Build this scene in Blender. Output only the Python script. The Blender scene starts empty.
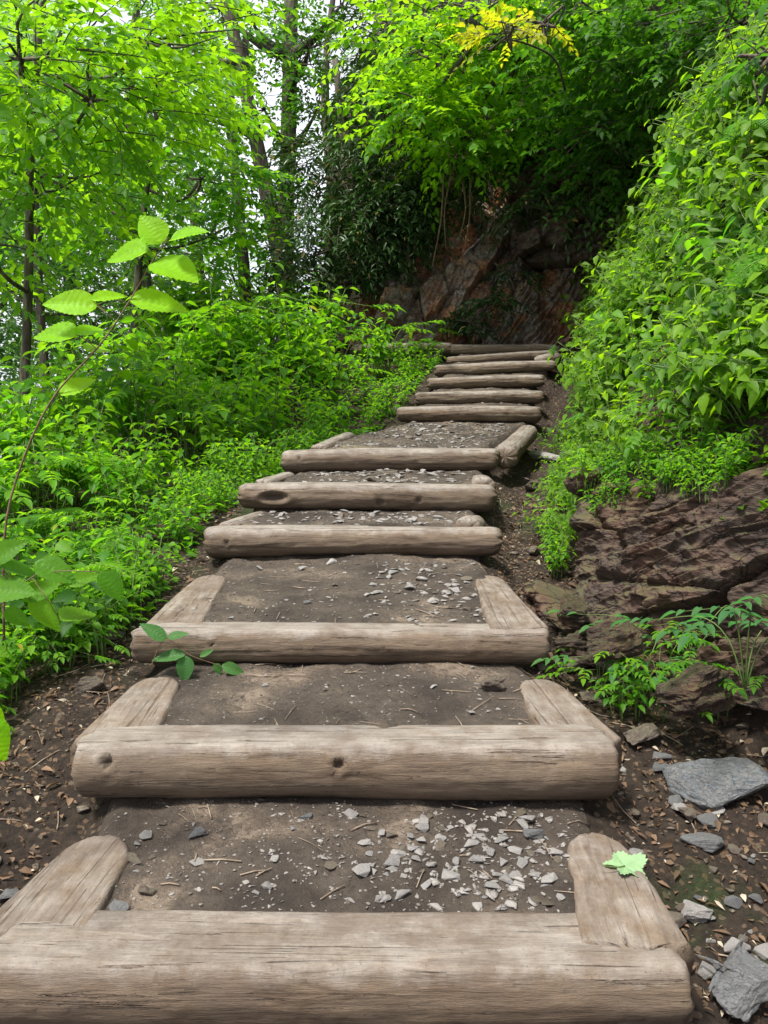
import bpy, bmesh, math, random
import numpy as np
from mathutils import Vector, Matrix
rng = np.random.default_rng(11)
random.seed(5)
C = bpy.context.scene.collection
scene = bpy.context.scene
pi = math.pi
E = 1.4                      # eye height
F = 804.0
TH = math.atan((512 - 415) / F)
ct, st = math.cos(TH), math.sin(TH)

def ray(px, py):
    u = 512.0 - py
    return np.array([px - 384.0, F * ct + u * st, -F * st + u * ct])

def P(px, py, Y):            # the point of the view ray that lies Y metres ahead
    d = ray(px, py)
    return np.array([0, 0, E]) + d * (Y / d[1])

# ---------------------------------------------------------------- noise
def _h(ix, iy, iz, s):
    n = (ix * 374761393 + iy * 668265263 + iz * 2147483647 + s * 974634777) & 0xFFFFFFFF
    n = ((n ^ (n >> 13)) * 1274126177) & 0xFFFFFFFF
    n = (n ^ (n >> 16)) & 0xFFFFFFFF
    return n / 4294967295.0

def vnoise(x, y, z=0.0, s=0):
    x, y, z = np.broadcast_arrays(np.asarray(x, float), np.asarray(y, float), np.asarray(z, float))
    ix, iy, iz = np.floor(x).astype(np.int64), np.floor(y).astype(np.int64), np.floor(z).astype(np.int64)
    fx, fy, fz = x - ix, y - iy, z - iz
    fx, fy, fz = [t * t * (3 - 2 * t) for t in (fx, fy, fz)]
    r = 0
    for a in (0, 1):
        for b in (0, 1):
            for c in (0, 1):
                w = (fx if a else 1 - fx) * (fy if b else 1 - fy) * (fz if c else 1 - fz)
                r = r + w * _h(ix + a, iy + b, iz + c, s)
    return r * 2 - 1

def fbm(x, y, z=0.0, s=0, o=4, g=0.5):
    r, a = 0, 1.0
    x, y, z = np.asarray(x, float), np.asarray(y, float), np.asarray(z, float)
    for i in range(o):
        r = r + a * vnoise(x, y, z, s + i)
        x, y, z, a = x * 2.03, y * 2.03, z * 2.03, a * g
    return r

def voro(x, y, s=0):         # nearest cell centre: returns id-hashes, distance, offsets
    ix, iy = np.floor(x).astype(np.int64), np.floor(y).astype(np.int64)
    best = np.full(x.shape, 9.0); sec = np.full(x.shape, 9.0)
    h1 = np.zeros(x.shape); h2 = np.zeros(x.shape); h3 = np.zeros(x.shape)
    dx = np.zeros(x.shape); dy = np.zeros(x.shape)
    for a in (-1, 0, 1):
        for b in (-1, 0, 1):
            cx = ix + a + _h(ix + a, iy + b, 0, s); cy = iy + b + _h(ix + a, iy + b, 1, s)
            d = np.hypot(x - cx, y - cy); m = d < best
            sec = np.where(m, best, np.minimum(sec, d))
            for arr, v in ((h1, _h(ix + a, iy + b, 2, s)), (h2, _h(ix + a, iy + b, 3, s)), (h3, _h(ix + a, iy + b, 4, s)), (dx, x - cx), (dy, y - cy)):
                arr[m] = v[m]
            best = np.where(m, d, best)
    return h1, h2, h3, dx, dy, sec - best

def sstep(a, b, x):
    t = np.clip((x - a) / (b - a), 0, 1)
    return t * t * (3 - 2 * t)

# ---------------------------------------------------------------- object helpers
def tag(o, label=None, cat=None, group=None, kind=None):
    if label: o['label'] = label
    if cat: o['category'] = cat
    if group: o['group'] = group
    if kind: o['kind'] = kind
    return o

def empty(name, loc=(0, 0, 0)):
    o = bpy.data.objects.new(name, None); C.objects.link(o)
    o.location = loc; o.empty_display_size = 0.1
    return o

def mesh_np(name, verts, faces, mats, smooth=False, midx=None):
    """verts (n,3); faces = list of int arrays (m,k)"""
    me = bpy.data.meshes.new(name)
    verts = np.asarray(verts, np.float32)
    if not isinstance(faces, (list, tuple)): faces = [faces]
    faces = [np.asarray(f, np.int32) for f in faces if len(f)]
    loops = np.concatenate([f.ravel() for f in faces])
    tot = np.concatenate([np.full(len(f), f.shape[1], np.int32) for f in faces])
    start = np.concatenate([[0], np.cumsum(tot)[:-1]]).astype(np.int32)
    me.vertices.add(len(verts)); me.vertices.foreach_set('co', verts.ravel())
    me.loops.add(len(loops)); me.loops.foreach_set('vertex_index', loops)
    me.polygons.add(len(tot)); me.polygons.foreach_set('loop_start', start); me.polygons.foreach_set('loop_total', tot)
    if smooth: me.polygons.foreach_set('use_smooth', np.ones(len(tot), bool))
    if midx is not None: me.polygons.foreach_set('material_index', np.asarray(midx, np.int32))
    me.update(calc_edges=True); me.validate()
    for m in (mats if isinstance(mats, (list, tuple)) else [mats]): me.materials.append(m)
    return me

def link(name, me, parent=None, loc=None):
    o = bpy.data.objects.new(name, me); C.objects.link(o)
    if parent is not None: o.parent = parent
    if loc is not None: o.location = loc
    return o

def copy_tree(o, parent=None):
    c = o.copy(); C.objects.link(c); c.parent = parent
    for ch in [k for k in ALLCH.get(o.name, [])]:
        copy_tree(ch, c)
    return c
ALLCH = {}
def reg(root, *ch):
    ALLCH[root.name] = list(ch)

# ---------------------------------------------------------------- materials
def newmat(name):
    m = bpy.data.materials.new(name); m.use_nodes = True
    nt = m.node_tree; nt.nodes.clear()
    return m, nt, nt.nodes, nt.links

def nd(N, t, **k):
    n = N.new(t)
    for a, b in k.items():
        if a in n.inputs.keys(): n.inputs[a].default_value = b
        else: setattr(n, a, b)
    return n

def ramp(N, L, src, stops, interp='LINEAR'):
    r = N.new('ShaderNodeValToRGB'); r.color_ramp.interpolation = interp
    el = r.color_ramp.elements
    while len(el) < len(stops): el.new(0.5)
    for e, (p, c) in zip(el, stops):
        e.position = p; e.color = (c[0], c[1], c[2], 1) if hasattr(c, '__len__') else (c, c, c, 1)
    L.new(src, r.inputs[0]); return r.outputs[0]

def noise(N, L, vec, scale, detail=6, rough=0.6, dist=0.0):
    n = nd(N, 'ShaderNodeTexNoise', Scale=scale, Detail=detail, Roughness=rough, Distortion=dist)
    if vec is not None: L.new(vec, n.inputs['Vector'])
    return n.outputs['Fac']

def mix(N, L, a, b, f, mode='MIX'):
    m = N.new('ShaderNodeMix'); m.data_type = 'RGBA'; m.blend_type = mode
    for sock, v in ((m.inputs[0], f), (m.inputs[6], a), (m.inputs[7], b)):
        if hasattr(v, 'links') or isinstance(v, bpy.types.NodeSocket): L.new(v, sock)
        elif hasattr(v, '__len__'): sock.default_value = (v[0], v[1], v[2], 1)
        else: sock.default_value = v
    return m.outputs[2]

def mapping(N, L, src, scale=(1, 1, 1), rot=(0, 0, 0)):
    m = N.new('ShaderNodeMapping'); m.inputs['Scale'].default_value = scale; m.inputs['Rotation'].default_value = rot
    L.new(src, m.inputs['Vector']); return m.outputs[0]

def math_(N, L, op, a, b=None):
    m = N.new('ShaderNodeMath'); m.operation = op
    for i, v in enumerate((a, b)):
        if v is None: continue
        if isinstance(v, bpy.types.NodeSocket): L.new(v, m.inputs[i])
        else: m.inputs[i].default_value = v
    return m.outputs[0]

def bump(N, L, h, strength, dist, prev=None):
    b = nd(N, 'ShaderNodeBump', Strength=strength, Distance=dist)
    L.new(h, b.inputs['Height'])
    if prev is not None: L.new(prev, b.inputs['Normal'])
    return b.outputs[0]

def finish(m, N, L, color, rough, normal=None, spec=0.4):
    b = nd(N, 'ShaderNodeBsdfPrincipled'); b.inputs['Specular IOR Level'].default_value = spec
    if isinstance(color, bpy.types.NodeSocket): L.new(color, b.inputs['Base Color'])
    else: b.inputs['Base Color'].default_value = (*color, 1)
    if isinstance(rough, bpy.types.NodeSocket): L.new(rough, b.inputs['Roughness'])
    else: b.inputs['Roughness'].default_value = rough
    if normal is not None: L.new(normal, b.inputs['Normal'])
    o = N.new('ShaderNodeOutputMaterial'); L.new(b.outputs[0], o.inputs[0]); return m

def leaf_mat(name, c1, c2, t1, t2, rough=0.5, tr=0.5, spec=0.25, odd=None):
    m, nt, N, L = newmat(name)
    g = N.new('ShaderNodeNewGeometry'); oi = N.new('ShaderNodeObjectInfo')
    tc = N.new('ShaderNodeTexCoord')
    r1 = g.outputs['Random Per Island']
    n1 = noise(N, L, tc.outputs['Object'], 1.3, 2)
    f = math_(N, L, 'ADD', math_(N, L, 'MULTIPLY', r1, 0.5), math_(N, L, 'MULTIPLY', oi.outputs['Random'], 0.45))
    f = math_(N, L, 'ADD', f, math_(N, L, 'MULTIPLY', n1, 0.3))
    f = math_(N, L, 'SUBTRACT', f, 0.1); f = math_(N, L, 'MINIMUM', f, 1.0)
    col = mix(N, L, c1, c2, f); tcol = mix(N, L, t1, t2, f)
    if odd:
        thr = ramp(N, L, r1, [(0.0, 0), (odd[1], 0), (odd[1] + 0.002, 1), (1, 1)], 'CONSTANT')
        col = mix(N, L, col, odd[0], thr); tcol = mix(N, L, tcol, [c * 2 for c in odd[0]], thr)
    fine = noise(N, L, tc.outputs['Object'], 55, 3)
    col = mix(N, L, col, (0.02, 0.035, 0.008), ramp(N, L, fine, [(0.45, 0), (0.8, 0.35)]))
    p = nd(N, 'ShaderNodeBsdfPrincipled'); L.new(col, p.inputs['Base Color'])
    p.inputs['Roughness'].default_value = rough; p.inputs['Specular IOR Level'].default_value = spec
    L.new(bump(N, L, noise(N, L, tc.outputs['Object'], 90, 2), 0.35, 0.004), p.inputs['Normal'])
    t = N.new('ShaderNodeBsdfTranslucent'); L.new(tcol, t.inputs['Color'])
    mx = N.new('ShaderNodeMixShader'); mx.inputs[0].default_value = tr
    L.new(p.outputs[0], mx.inputs[1]); L.new(t.outputs[0], mx.inputs[2])
    o = N.new('ShaderNodeOutputMaterial'); L.new(mx.outputs[0], o.inputs[0]); return m

M = {}
M['leaf_bright'] = leaf_mat('fresh_leaf', (0.03, 0.13, 0.01), (0.1, 0.27, 0.01), (0.14, 0.46, 0.01), (0.46, 0.82, 0.012))
M['leaf_herb'] = leaf_mat('herb_leaf', (0.03, 0.13, 0.012), (0.16, 0.35, 0.01), (0.1, 0.42, 0.012), (0.46, 0.85, 0.012), odd=((0.28, 0.28, 0.02), 0.992))
M['leaf_bank'] = leaf_mat('bank_leaf', (0.014, 0.07, 0.008), (0.17, 0.33, 0.006), (0.05, 0.26, 0.008), (0.5, 0.82, 0.008), odd=((0.3, 0.27, 0.03), 0.993))
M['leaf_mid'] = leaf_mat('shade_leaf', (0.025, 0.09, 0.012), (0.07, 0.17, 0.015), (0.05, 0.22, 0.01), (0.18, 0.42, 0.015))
M['leaf_hazy'] = leaf_mat('hazed_far_leaf', (0.05, 0.14, 0.04), (0.17, 0.32, 0.11), (0.14, 0.4, 0.08), (0.5, 0.8, 0.28))  # paler bluish green paints distance haze into the far crowns
M['leaf_dark'] = leaf_mat('evergreen_leaf', (0.014, 0.045, 0.014), (0.04, 0.09, 0.02), (0.02, 0.07, 0.01), (0.07, 0.16, 0.015), rough=0.3, tr=0.22, odd=((0.2, 0.16, 0.05), 0.965))
M['leaf_yellow'] = leaf_mat('yellow_leaf', (0.2, 0.26, 0.01), (0.35, 0.34, 0.01), (0.5, 0.6, 0.01), (0.75, 0.75, 0.02))
M['leaf_big'] = leaf_mat('sapling_leaf', (0.14, 0.4, 0.005), (0.25, 0.52, 0.008), (0.4, 0.85, 0.005), (0.6, 0.95, 0.01), tr=0.5)
M['leaf_cool'] = leaf_mat('cool_leaf', (0.045, 0.15, 0.05), (0.09, 0.22, 0.05), (0.06, 0.3, 0.06), (0.14, 0.42, 0.06))
M['leaf_fallen'] = leaf_mat('fallen_green_leaf', (0.2, 0.34, 0.16), (0.28, 0.42, 0.22), (0.1, 0.3, 0.1), (0.2, 0.4, 0.1), tr=0.1)

def simple(name, c1, c2, scale=20, rough=0.8, bd=0.004, st_=0.6, vscale=(1, 1, 1)):
    m, nt, N, L = newmat(name); tc = N.new('ShaderNodeTexCoord')
    v = mapping(N, L, tc.outputs['Object'], vscale)
    n = noise(N, L, v, scale, 6)
    col = mix(N, L, c1, c2, ramp(N, L, n, [(0.35, 0), (0.65, 1)]))
    return finish(m, N, L, col, rough, bump(N, L, n, st_, bd))
M['stem_green'] = simple('green_stem', (0.07, 0.14, 0.03), (0.12, 0.16, 0.04), 30, 0.6)
M['stem_brown'] = simple('brown_stem', (0.09, 0.055, 0.03), (0.18, 0.12, 0.07), 40, 0.8)
M['bark'] = simple('bark', (0.035, 0.028, 0.02), (0.13, 0.11, 0.08), 9, 0.9, 0.02, 0.9, (3, 3, 0.5))
M['root'] = simple('dry_root', (0.14, 0.1, 0.07), (0.3, 0.24, 0.18), 30, 0.9)
M['petal'] = simple('yellow_petal', (0.75, 0.6, 0.03), (0.8, 0.7, 0.1), 30, 0.5)
M['petal_white'] = simple('white_petal', (0.7, 0.72, 0.6), (0.8, 0.8, 0.75), 30, 0.5)

def wood_mat():
    m, nt, N, L = newmat('weathered_log'); tc = N.new('ShaderNodeTexCoord'); oi = N.new('ShaderNodeObjectInfo')
    off = N.new('ShaderNodeVectorMath'); off.operation = 'ADD'
    comb = N.new('ShaderNodeCombineXYZ')
    L.new(math_(N, L, 'MULTIPLY', oi.outputs['Random'], 37.0), comb.inputs[0]); L.new(math_(N, L, 'MULTIPLY', oi.outputs['Random'], 11.0), comb.inputs[1])
    L.new(tc.outputs['Object'], off.inputs[0]); L.new(comb.outputs[0], off.inputs[1])
    v = off.outputs[0]
    g1 = noise(N, L, mapping(N, L, v, (4.0, 30, 30)), 1.6, 9, 0.7, 0.7)      # grain
    g2 = noise(N, L, mapping(N, L, v, (9, 110, 110)), 1.5, 5, 0.75, 0.4)
    big = noise(N, L, mapping(N, L, v, (2.2, 5, 5)), 1.2, 5, 0.6)
    blot = noise(N, L, v, 14, 7, 0.65)
    col = mix(N, L, (0.05, 0.033, 0.022), (0.17, 0.12, 0.08), ramp(N, L, g1, [(0.3, 0), (0.68, 1)]))
    col = mix(N, L, col, (0.23, 0.18, 0.13), math_(N, L, 'MULTIPLY', ramp(N, L, big, [(0.4, 0), (0.62, 1)]), 0.45))
    # foot-worn top: bare silvery wood, with sky light painted in
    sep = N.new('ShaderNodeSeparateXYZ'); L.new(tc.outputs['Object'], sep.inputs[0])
    att = N.new('ShaderNodeAttribute'); att.attribute_name = 'wear_toplit'
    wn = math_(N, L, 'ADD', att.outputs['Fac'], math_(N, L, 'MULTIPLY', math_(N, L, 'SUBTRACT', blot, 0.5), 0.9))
    wear_toplit = ramp(N, L, wn, [(0.42, 0), (0.72, 1)])
    col = mix(N, L, col, mix(N, L, (0.19, 0.168, 0.148), (0.315, 0.284, 0.25), ramp(N, L, g1, [(0.35, 0), (0.65, 1)])), math_(N, L, 'MULTIPLY', wear_toplit, 0.85))
    # thin checks along the grain
    ck = ramp(N, L, noise(N, L, mapping(N, L, v, (1.6, 48, 48)), 1.0, 4, 0.55, 1.5), [(0.0, 0), (0.35, 0), (0.375, 1), (1, 1)])
    ck2 = ramp(N, L, g2, [(0.3, 0), (0.4, 1)])
    col = mix(N, L, (0.07, 0.045, 0.03), col, mix(N, L, (0.45, 0.45, 0.45), (1, 1, 1), ck))
    col = mix(N, L, mix(N, L, col, (0.1, 0.07, 0.05), 0.35), col, ck2)
    sp_ = noise(N, L, v, 130, 4, 0.7)
    col = mix(N, L, col, (0.06, 0.045, 0.034), ramp(N, L, sp_, [(0.58, 0), (0.7, 0.7)]))
    # mud smears and damp foot
    mud = noise(N, L, v, 5.5, 9, 0.7)
    col = mix(N, L, col, (0.12, 0.088, 0.066), ramp(N, L, mud, [(0.46, 0), (0.66, 0.8)]))
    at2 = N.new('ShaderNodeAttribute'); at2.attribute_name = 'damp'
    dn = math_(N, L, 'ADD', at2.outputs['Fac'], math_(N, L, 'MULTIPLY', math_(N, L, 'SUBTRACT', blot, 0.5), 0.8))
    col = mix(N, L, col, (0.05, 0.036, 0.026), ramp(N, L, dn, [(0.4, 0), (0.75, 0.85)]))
    h = math_(N, L, 'ADD', math_(N, L, 'MULTIPLY', g1, 0.7), math_(N, L, 'MULTIPLY', g2, 0.5))
    nb = bump(N, L, h, 0.8, 0.008); nb = bump(N, L, ck, 0.9, 0.01, nb); nb = bump(N, L, blot, 0.3, 0.006, nb)
    rg = ramp(N, L, wear_toplit, [(0, 0.82), (1, 0.62)])
    return finish(m, N, L, col, rg, nb, 0.35)
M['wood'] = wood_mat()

def mud_mat():
    m, nt, N, L = newmat('trodden_mud'); tc = N.new('ShaderNodeTexCoord'); v = tc.outputs['Object']
    a = noise(N, L, v, 3.2, 8, 0.62); b = noise(N, L, v, 45, 8, 0.75); c = noise(N, L, v, 160, 4, 0.7)
    col = mix(N, L, (0.056, 0.041, 0.031), (0.175, 0.136, 0.102), ramp(N, L, a, [(0.38, 0), (0.64, 1)]))
    col = mix(N, L, col, (0.035, 0.024, 0.018), ramp(N, L, b, [(0.32, 0.75), (0.5, 0)]))
    col = mix(N, L, col, (0.15, 0.125, 0.1), ramp(N, L, c, [(0.64, 0), (0.72, 0.5)]))
    wet = ramp(N, L, a, [(0.54, 0), (0.64, 1)])
    rg = ramp(N, L, wet, [(0, 0.8), (1, 0.3)])
    hs = math_(N, L, 'MULTIPLY', math_(N, L, 'ADD', b, math_(N, L, 'MULTIPLY', c, 0.45)), math_(N, L, 'SUBTRACT', 1.0, math_(N, L, 'MULTIPLY', wet, 0.8)))
    return finish(m, N, L, col, rg, bump(N, L, hs, 1.0, 0.035), 0.45)
M['mud'] = mud_mat()

def soil_mat():
    m, nt, N, L = newmat('forest_soil'); tc = N.new('ShaderNodeTexCoord'); v = tc.outputs['Object']
    a = noise(N, L, v, 1.7, 8, 0.65); b = noise(N, L, v, 38, 8, 0.75)
    vo = nd(N, 'ShaderNodeTexVoronoi', Scale=75.0); L.new(v, vo.inputs['Vector'])
    sc = N.new('ShaderNodeSeparateColor'); L.new(vo.outputs['Color'], sc.inputs[0])
    col = mix(N, L, (0.016, 0.011, 0.008), (0.062, 0.043, 0.03), ramp(N, L, b, [(0.35, 0), (0.65, 1)]))
    col = mix(N, L, col, mix(N, L, (0.16, 0.09, 0.045), (0.2, 0.15, 0.11), sc.outputs[1]), ramp(N, L, sc.outputs[0], [(0.86, 0), (0.9, 0.7)]))
    col = mix(N, L, col, (0.03, 0.06, 0.012), ramp(N, L, a, [(0.6, 0), (0.68, 0.6)]))
    return finish(m, N, L, col, 0.85, bump(N, L, math_(N, L, 'ADD', b, math_(N, L, 'MULTIPLY', sc.outputs[0], 0.4)), 1.0, 0.03), 0.3)
M['soil'] = soil_mat()

def rock_mat(name, cols, moss=0.4, strat=(0, 0, 0), scale=1.0, orange=None):
    m, nt, N, L = newmat(name); tc = N.new('ShaderNodeTexCoord'); v = tc.outputs['Object']
    oi = N.new('ShaderNodeObjectInfo')
    vv = mapping(N, L, v, (2 * scale, 2 * scale, 14 * scale), strat)
    s = noise(N, L, vv, 1.3, 9, 0.65, 0.7); a = noise(N, L, v, 2.6 * scale, 8, 0.62); b = noise(N, L, v, 28 * scale, 8, 0.7)
    col = mix(N, L, cols[0], cols[1], ramp(N, L, s, [(0.33, 0), (0.66, 1)]))
    col = mix(N, L, col, cols[2], ramp(N, L, a, [(0.45, 0), (0.62, 0.85)]))
    if orange: col = mix(N, L, col, orange, ramp(N, L, noise(N, L, v, 1.1 * scale, 5, 0.6), [(0.5, 0), (0.6, 0.85)]))
    col = mix(N, L, col, [c * 0.25 for c in cols[0]], ramp(N, L, b, [(0.3, 0.8), (0.46, 0)]))
    col = mix(N, L, col, [min(1, c * 1.5) for c in cols[2]], math_(N, L, 'MULTIPLY', oi.outputs['Random'], 0.3 if moss else 0.5))
    if moss:
        g = N.new('ShaderNodeNewGeometry'); sp = N.new('ShaderNodeSeparateXYZ'); L.new(g.outputs['Normal'], sp.inputs[0])
        k = math_(N, L, 'ADD', math_(N, L, 'MULTIPLY', sp.outputs[2], 0.35), noise(N, L, v, 3.7 * scale, 7, 0.7))
        col = mix(N, L, col, mix(N, L, (0.05, 0.075, 0.012), (0.12, 0.15, 0.02), b), math_(N, L, 'MULTIPLY', ramp(N, L, k, [(0.66, 0), (0.78, 1)]), moss))
    vc = nd(N, 'ShaderNodeTexVoronoi', Scale=3.2 * scale); vc.feature = 'DISTANCE_TO_EDGE'
    wv = N.new('ShaderNodeVectorMath'); wv.operation = 'ADD'; nn = nd(N, 'ShaderNodeTexNoise', Scale=3.0 * scale, Detail=5.0); L.new(v, nn.inputs['Vector'])
    sc_ = N.new('ShaderNodeVectorMath'); sc_.operation = 'SCALE'; sc_.inputs['Scale'].default_value = .5 / scale; L.new(nn.outputs['Color'], sc_.inputs[0])
    L.new(mapping(N, L, v, (1, 1, 2.2), strat), wv.inputs[0]); L.new(sc_.outputs[0], wv.inputs[1]); L.new(wv.outputs[0], vc.inputs['Vector'])
    crk = ramp(N, L, vc.outputs['Distance'], [(0, 0), (0.035, 1)])
    col = mix(N, L, [c * .35 for c in cols[0]], col, crk)
    h = math_(N, L, 'ADD', math_(N, L, 'ADD', s, math_(N, L, 'MULTIPLY', b, 0.7)), math_(N, L, 'MULTIPLY', crk, 0.35))
    return finish(m, N, L, col, 0.68, bump(N, L, h, 0.8, 0.03 / scale), 0.4)
M['rock'] = rock_mat('red_brown_rock', [(0.018, 0.011, 0.008), (0.082, 0.044, 0.028), (0.05, 0.036, 0.029)], 0.25, (0.0, 0.62, 0.25), 2.0, (0.095, 0.046, 0.027))
M['cliff'] = rock_mat('cliff_rock', [(0.12, 0.082, 0.062), (0.45, 0.3, 0.2), (0.46, 0.45, 0.44)], 0.4, (0.3, 0.4, 0.1), 1.8, (0.55, 0.24, 0.1))
M['slate'] = rock_mat('grey_slate', [(0.06, 0.065, 0.07), (0.125, 0.138, 0.15), (0.15, 0.145, 0.14)], 0.0, (0.2, 0.2, 0), 6)
M['stone_grey'] = rock_mat('grey_stone', [(0.11, 0.105, 0.1), (0.25, 0.24, 0.23), (0.29, 0.275, 0.26)], 0.0, (0.2, 0.2, 0), 9)
M['stone_brown'] = rock_mat('brown_stone', [(0.055, 0.038, 0.03), (0.13, 0.095, 0.078), (0.17, 0.14, 0.12)], 0.15, (0.2, 0.2, 0), 7)
M['crush'] = rock_mat('crushed_stone', [(0.07, 0.062, 0.056), (0.19, 0.175, 0.16), (0.23, 0.215, 0.2)], 0.0, (0.2, 0.2, 0), 7)
M['grit'] = simple('grit', (0.07, 0.055, 0.045), (0.22, 0.2, 0.18), 14, 0.8)
M['litter'] = leaf_mat('dead_leaf', (0.035, 0.02, 0.012), (0.27, 0.17, 0.105), (0.1, 0.05, 0.02), (0.2, 0.1, 0.04), rough=0.7, tr=0.15, odd=((0.42, 0.36, 0.27), 0.9))

# ---------------------------------------------------------------- the stair's logs: ends in the picture, distance, radius
LOGS = [  # pxL, pyL, pxR, pyR, Y, r
    (-16, 966, 682, 970, 1.60, 0.118),
    (78, 761, 614, 757, 2.20, 0.108),
    (134, 641, 549, 641, 2.85, 0.081),
    (206, 541, 500, 539, 4.00, 0.083),
    (240, 495, 494, 496, 4.60, 0.083),
    (283, 461, 498, 458, 5.50, 0.084),
    (397, 414, 540, 414, 7.50, 0.080),
    (415, 398, 543, 397, 7.86, 0.066),
    (428, 383, 543, 381, 8.20, 0.063),
    (435, 370, 556, 366, 8.56, 0.066),
    (447, 360, 556, 355, 8.95, 0.052),
    (449, 349, 557, 350, 9.30, 0.066),
]
LE = []
for a, b, c, d, Y, r in LOGS:
    LE.append((P(a, b, Y), P(c, d, Y), r))
LY = np.array([l[4] for l in LOGS])
axz = np.array([(l[0][2] + l[1][2]) / 2 for l in LE]); rr = np.array([l[2] for l in LE])
xl = np.array([l[0][0] for l in LE]); xr = np.array([l[1][0] for l in LE])
ey = np.concatenate([[0.6], LY, [10.0]])
exl = np.concatenate([[xl[0]], xl, [xl[-1] - 0.6]]) + 0.1
exr = np.concatenate([[xr[0]], xr, [xr[-1] + 0.1]]) - 0.1
sy = np.array([-2, 1.0, 1.6, 2.2, 2.85, 4.0, 4.6, 5.5, 6.6, 7.5, 8.2, 8.95, 9.6, 12, 60])
sz = np.array([-0.15, -0.1, axz[0] - 0.12, axz[1] - .13, axz[2] - .12, axz[3] - .14, axz[4] - .14, axz[5] - .14, axz[5] - .04, axz[6] - .14, axz[8] - .12, axz[10] - .1, axz[11] - .03, axz[11] + 0.05, axz[11] + 0.05])

def side_z(y): return np.interp(y, sy, sz)
def toe(y): return np.interp(y, [0, 1.8, 2.3, 2.8, 3.3, 4.3, 5.5, 6.6, 7.5, 9.3, 10.5, 14, 60], [2.2, 1.75, 1.35, 1.02, 0.88, 1.0, 1.32, 1.62, 1.9, 2.42, 2.6, 3.2, 3.2])

SPECF = [.62, .68, .7, .88, .88, .88] + [.88] * 6
def tread_z(y):
    z = np.full(np.shape(y), 0.0) + (axz[0] - 0.1)
    z = z + 0.0 * y
    for i in range(len(LY)):
        y0 = LY[i]
        z0 = axz[i] + rr[i] * (SPECF[i] - (0.17, 0.19, 0.15)[i] if i < 3 else SPECF[i] - .12)
        if i + 1 < len(LY):
            y1, z1 = LY[i + 1], axz[i + 1] - rr[i + 1] * 0.92
            z1 = max(z1, z0 - 0.01)
        else:
            y1, z1 = 10.5, z0 + 0.05
        f = np.clip((y - y0) / (y1 - y0), 0, 1)
        zz = z0 + (z1 - z0) * f
        z = np.where(y >= y0, zz, z)
    return z

def in_band(x, y):
    l = np.interp(y, ey, exl); r = np.interp(y, ey, exr)
    return sstep(-0.05, 0.05, x - l) * sstep(-0.05, 0.05, r - x) * (y > 0.6) * (y < 10.4)

def H(x, y, fine=True):
    x = np.asarray(x, float); y = np.asarray(y, float)
    s = side_z(y)
    l = np.interp(y, ey, exl); r = np.interp(y, ey, exr)
    n = fbm(x * 1.3, y * 1.3, 0, 3, 4) * 0.05
    z = s + n
    # falls away on the left, beyond the shoulder
    dl = (l - 0.25) - x
    z = z - 0.10 * sstep(0, 0.6, dl) - np.where(dl > 1.6, 1, 0) * 0.0
    sh = np.interp(y, [0, 3, 6, 9, 12], [1.2, 1.5, 2.2, 2.6, 2.4])
    k = np.maximum(dl - sh, 0)
    z = z - 0.55 * k + 0.25 * np.minimum(k, 0.5) * 0
    z = np.maximum(z, -9 + 0.02 * x)
    # gully on the right
    z = z - 0.07 * sstep(0, 0.15, x - r - 0.05)
    k = np.maximum(x - toe(y), 0)
    steep = np.interp(y, [2.0, 2.8, 4.2, 5.2, 12], [1.0, 1.15, 1.4, 2.3, 2.5])
    up = np.where(k < 1.3, steep * k, steep * 1.3 + (k - 1.3) * 0.9)
    up = np.minimum(up, 9)
    z = z + up * (1 + 0.15 * fbm(x, y, 0, 9, 3)) 
    # hill behind the cliff
    e = np.interp(x, [-2.6, -0.9, 0.3, 30], [13.5, 11.6, 10.9, 10.9])
    k2 = np.maximum(y - e, 0) * sstep(-1.4, -0.1, x)
    z = z + np.minimum(k2 * 4.0, 3.6 + k2 * 0.55) * 1.0
    b = in_band(x, y)
    t = tread_z(y) + fbm(x * 3, y * 3, 0, 21, 4) * 0.013
    # slightly dished treads
    z = z * (1 - b) + t * b
    if fine: z = z + fbm(x * 14, y * 14, 0, 33, 3) * (0.012 * (1 - b) + 0.006 * b) * (y < 12)
    return z

def hit(px, py, ymin=1.0, ymax=14):
    d = ray(px, py); Y = np.arange(ymin, ymax, 0.01)
    X = d[0] / d[1] * Y; Z = E + d[2] / d[1] * Y
    w = np.where(H(X, Y, False) >= Z)[0]
    if len(w) == 0: return None
    i = w[0]; return np.array([X[i], Y[i], float(H(X[i], Y[i]))])

def grid_axis(parts):
    out = []
    for a, b, st_ in parts: out.append(np.arange(a, b, st_))
    return np.unique(np.round(np.concatenate(out), 4))
gx = grid_axis([(-60, -10, 2.5), (-10, -4, 0.4), (-4, -1.8, 0.08), (-1.8, 2.6, 0.02), (2.6, 5, 0.1), (5, 14, 0.6), (14, 60, 3), (60, 61, 1)])
gy = grid_axis([(-8, 0.5, 0.5), (0.5, 6.0, 0.02), (6.0, 10.8, 0.03), (10.8, 15, 0.12), (15, 30, 1.0), (30, 90, 5)])
for i, Y in enumerate(LY):                      # put the risers exactly under the logs
    gy = np.append(gy, [Y - 0.001, Y + 0.001])
gy = np.unique(gy)
GX, GY = np.meshgrid(gx, gy); GZ = H(GX, GY)
nx, ny = len(gx), len(gy)
V = np.stack([GX, GY, GZ], -1).reshape(-1, 3)
idx = np.arange(nx * ny).reshape(ny, nx)
Q = np.stack([idx[:-1, :-1], idx[:-1, 1:], idx[1:, 1:], idx[1:, :-1]], -1).reshape(-1, 4)
cen = V[Q].mean(1)
inb = in_band(cen[:, 0], cen[:, 1]) > 0.45
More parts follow.
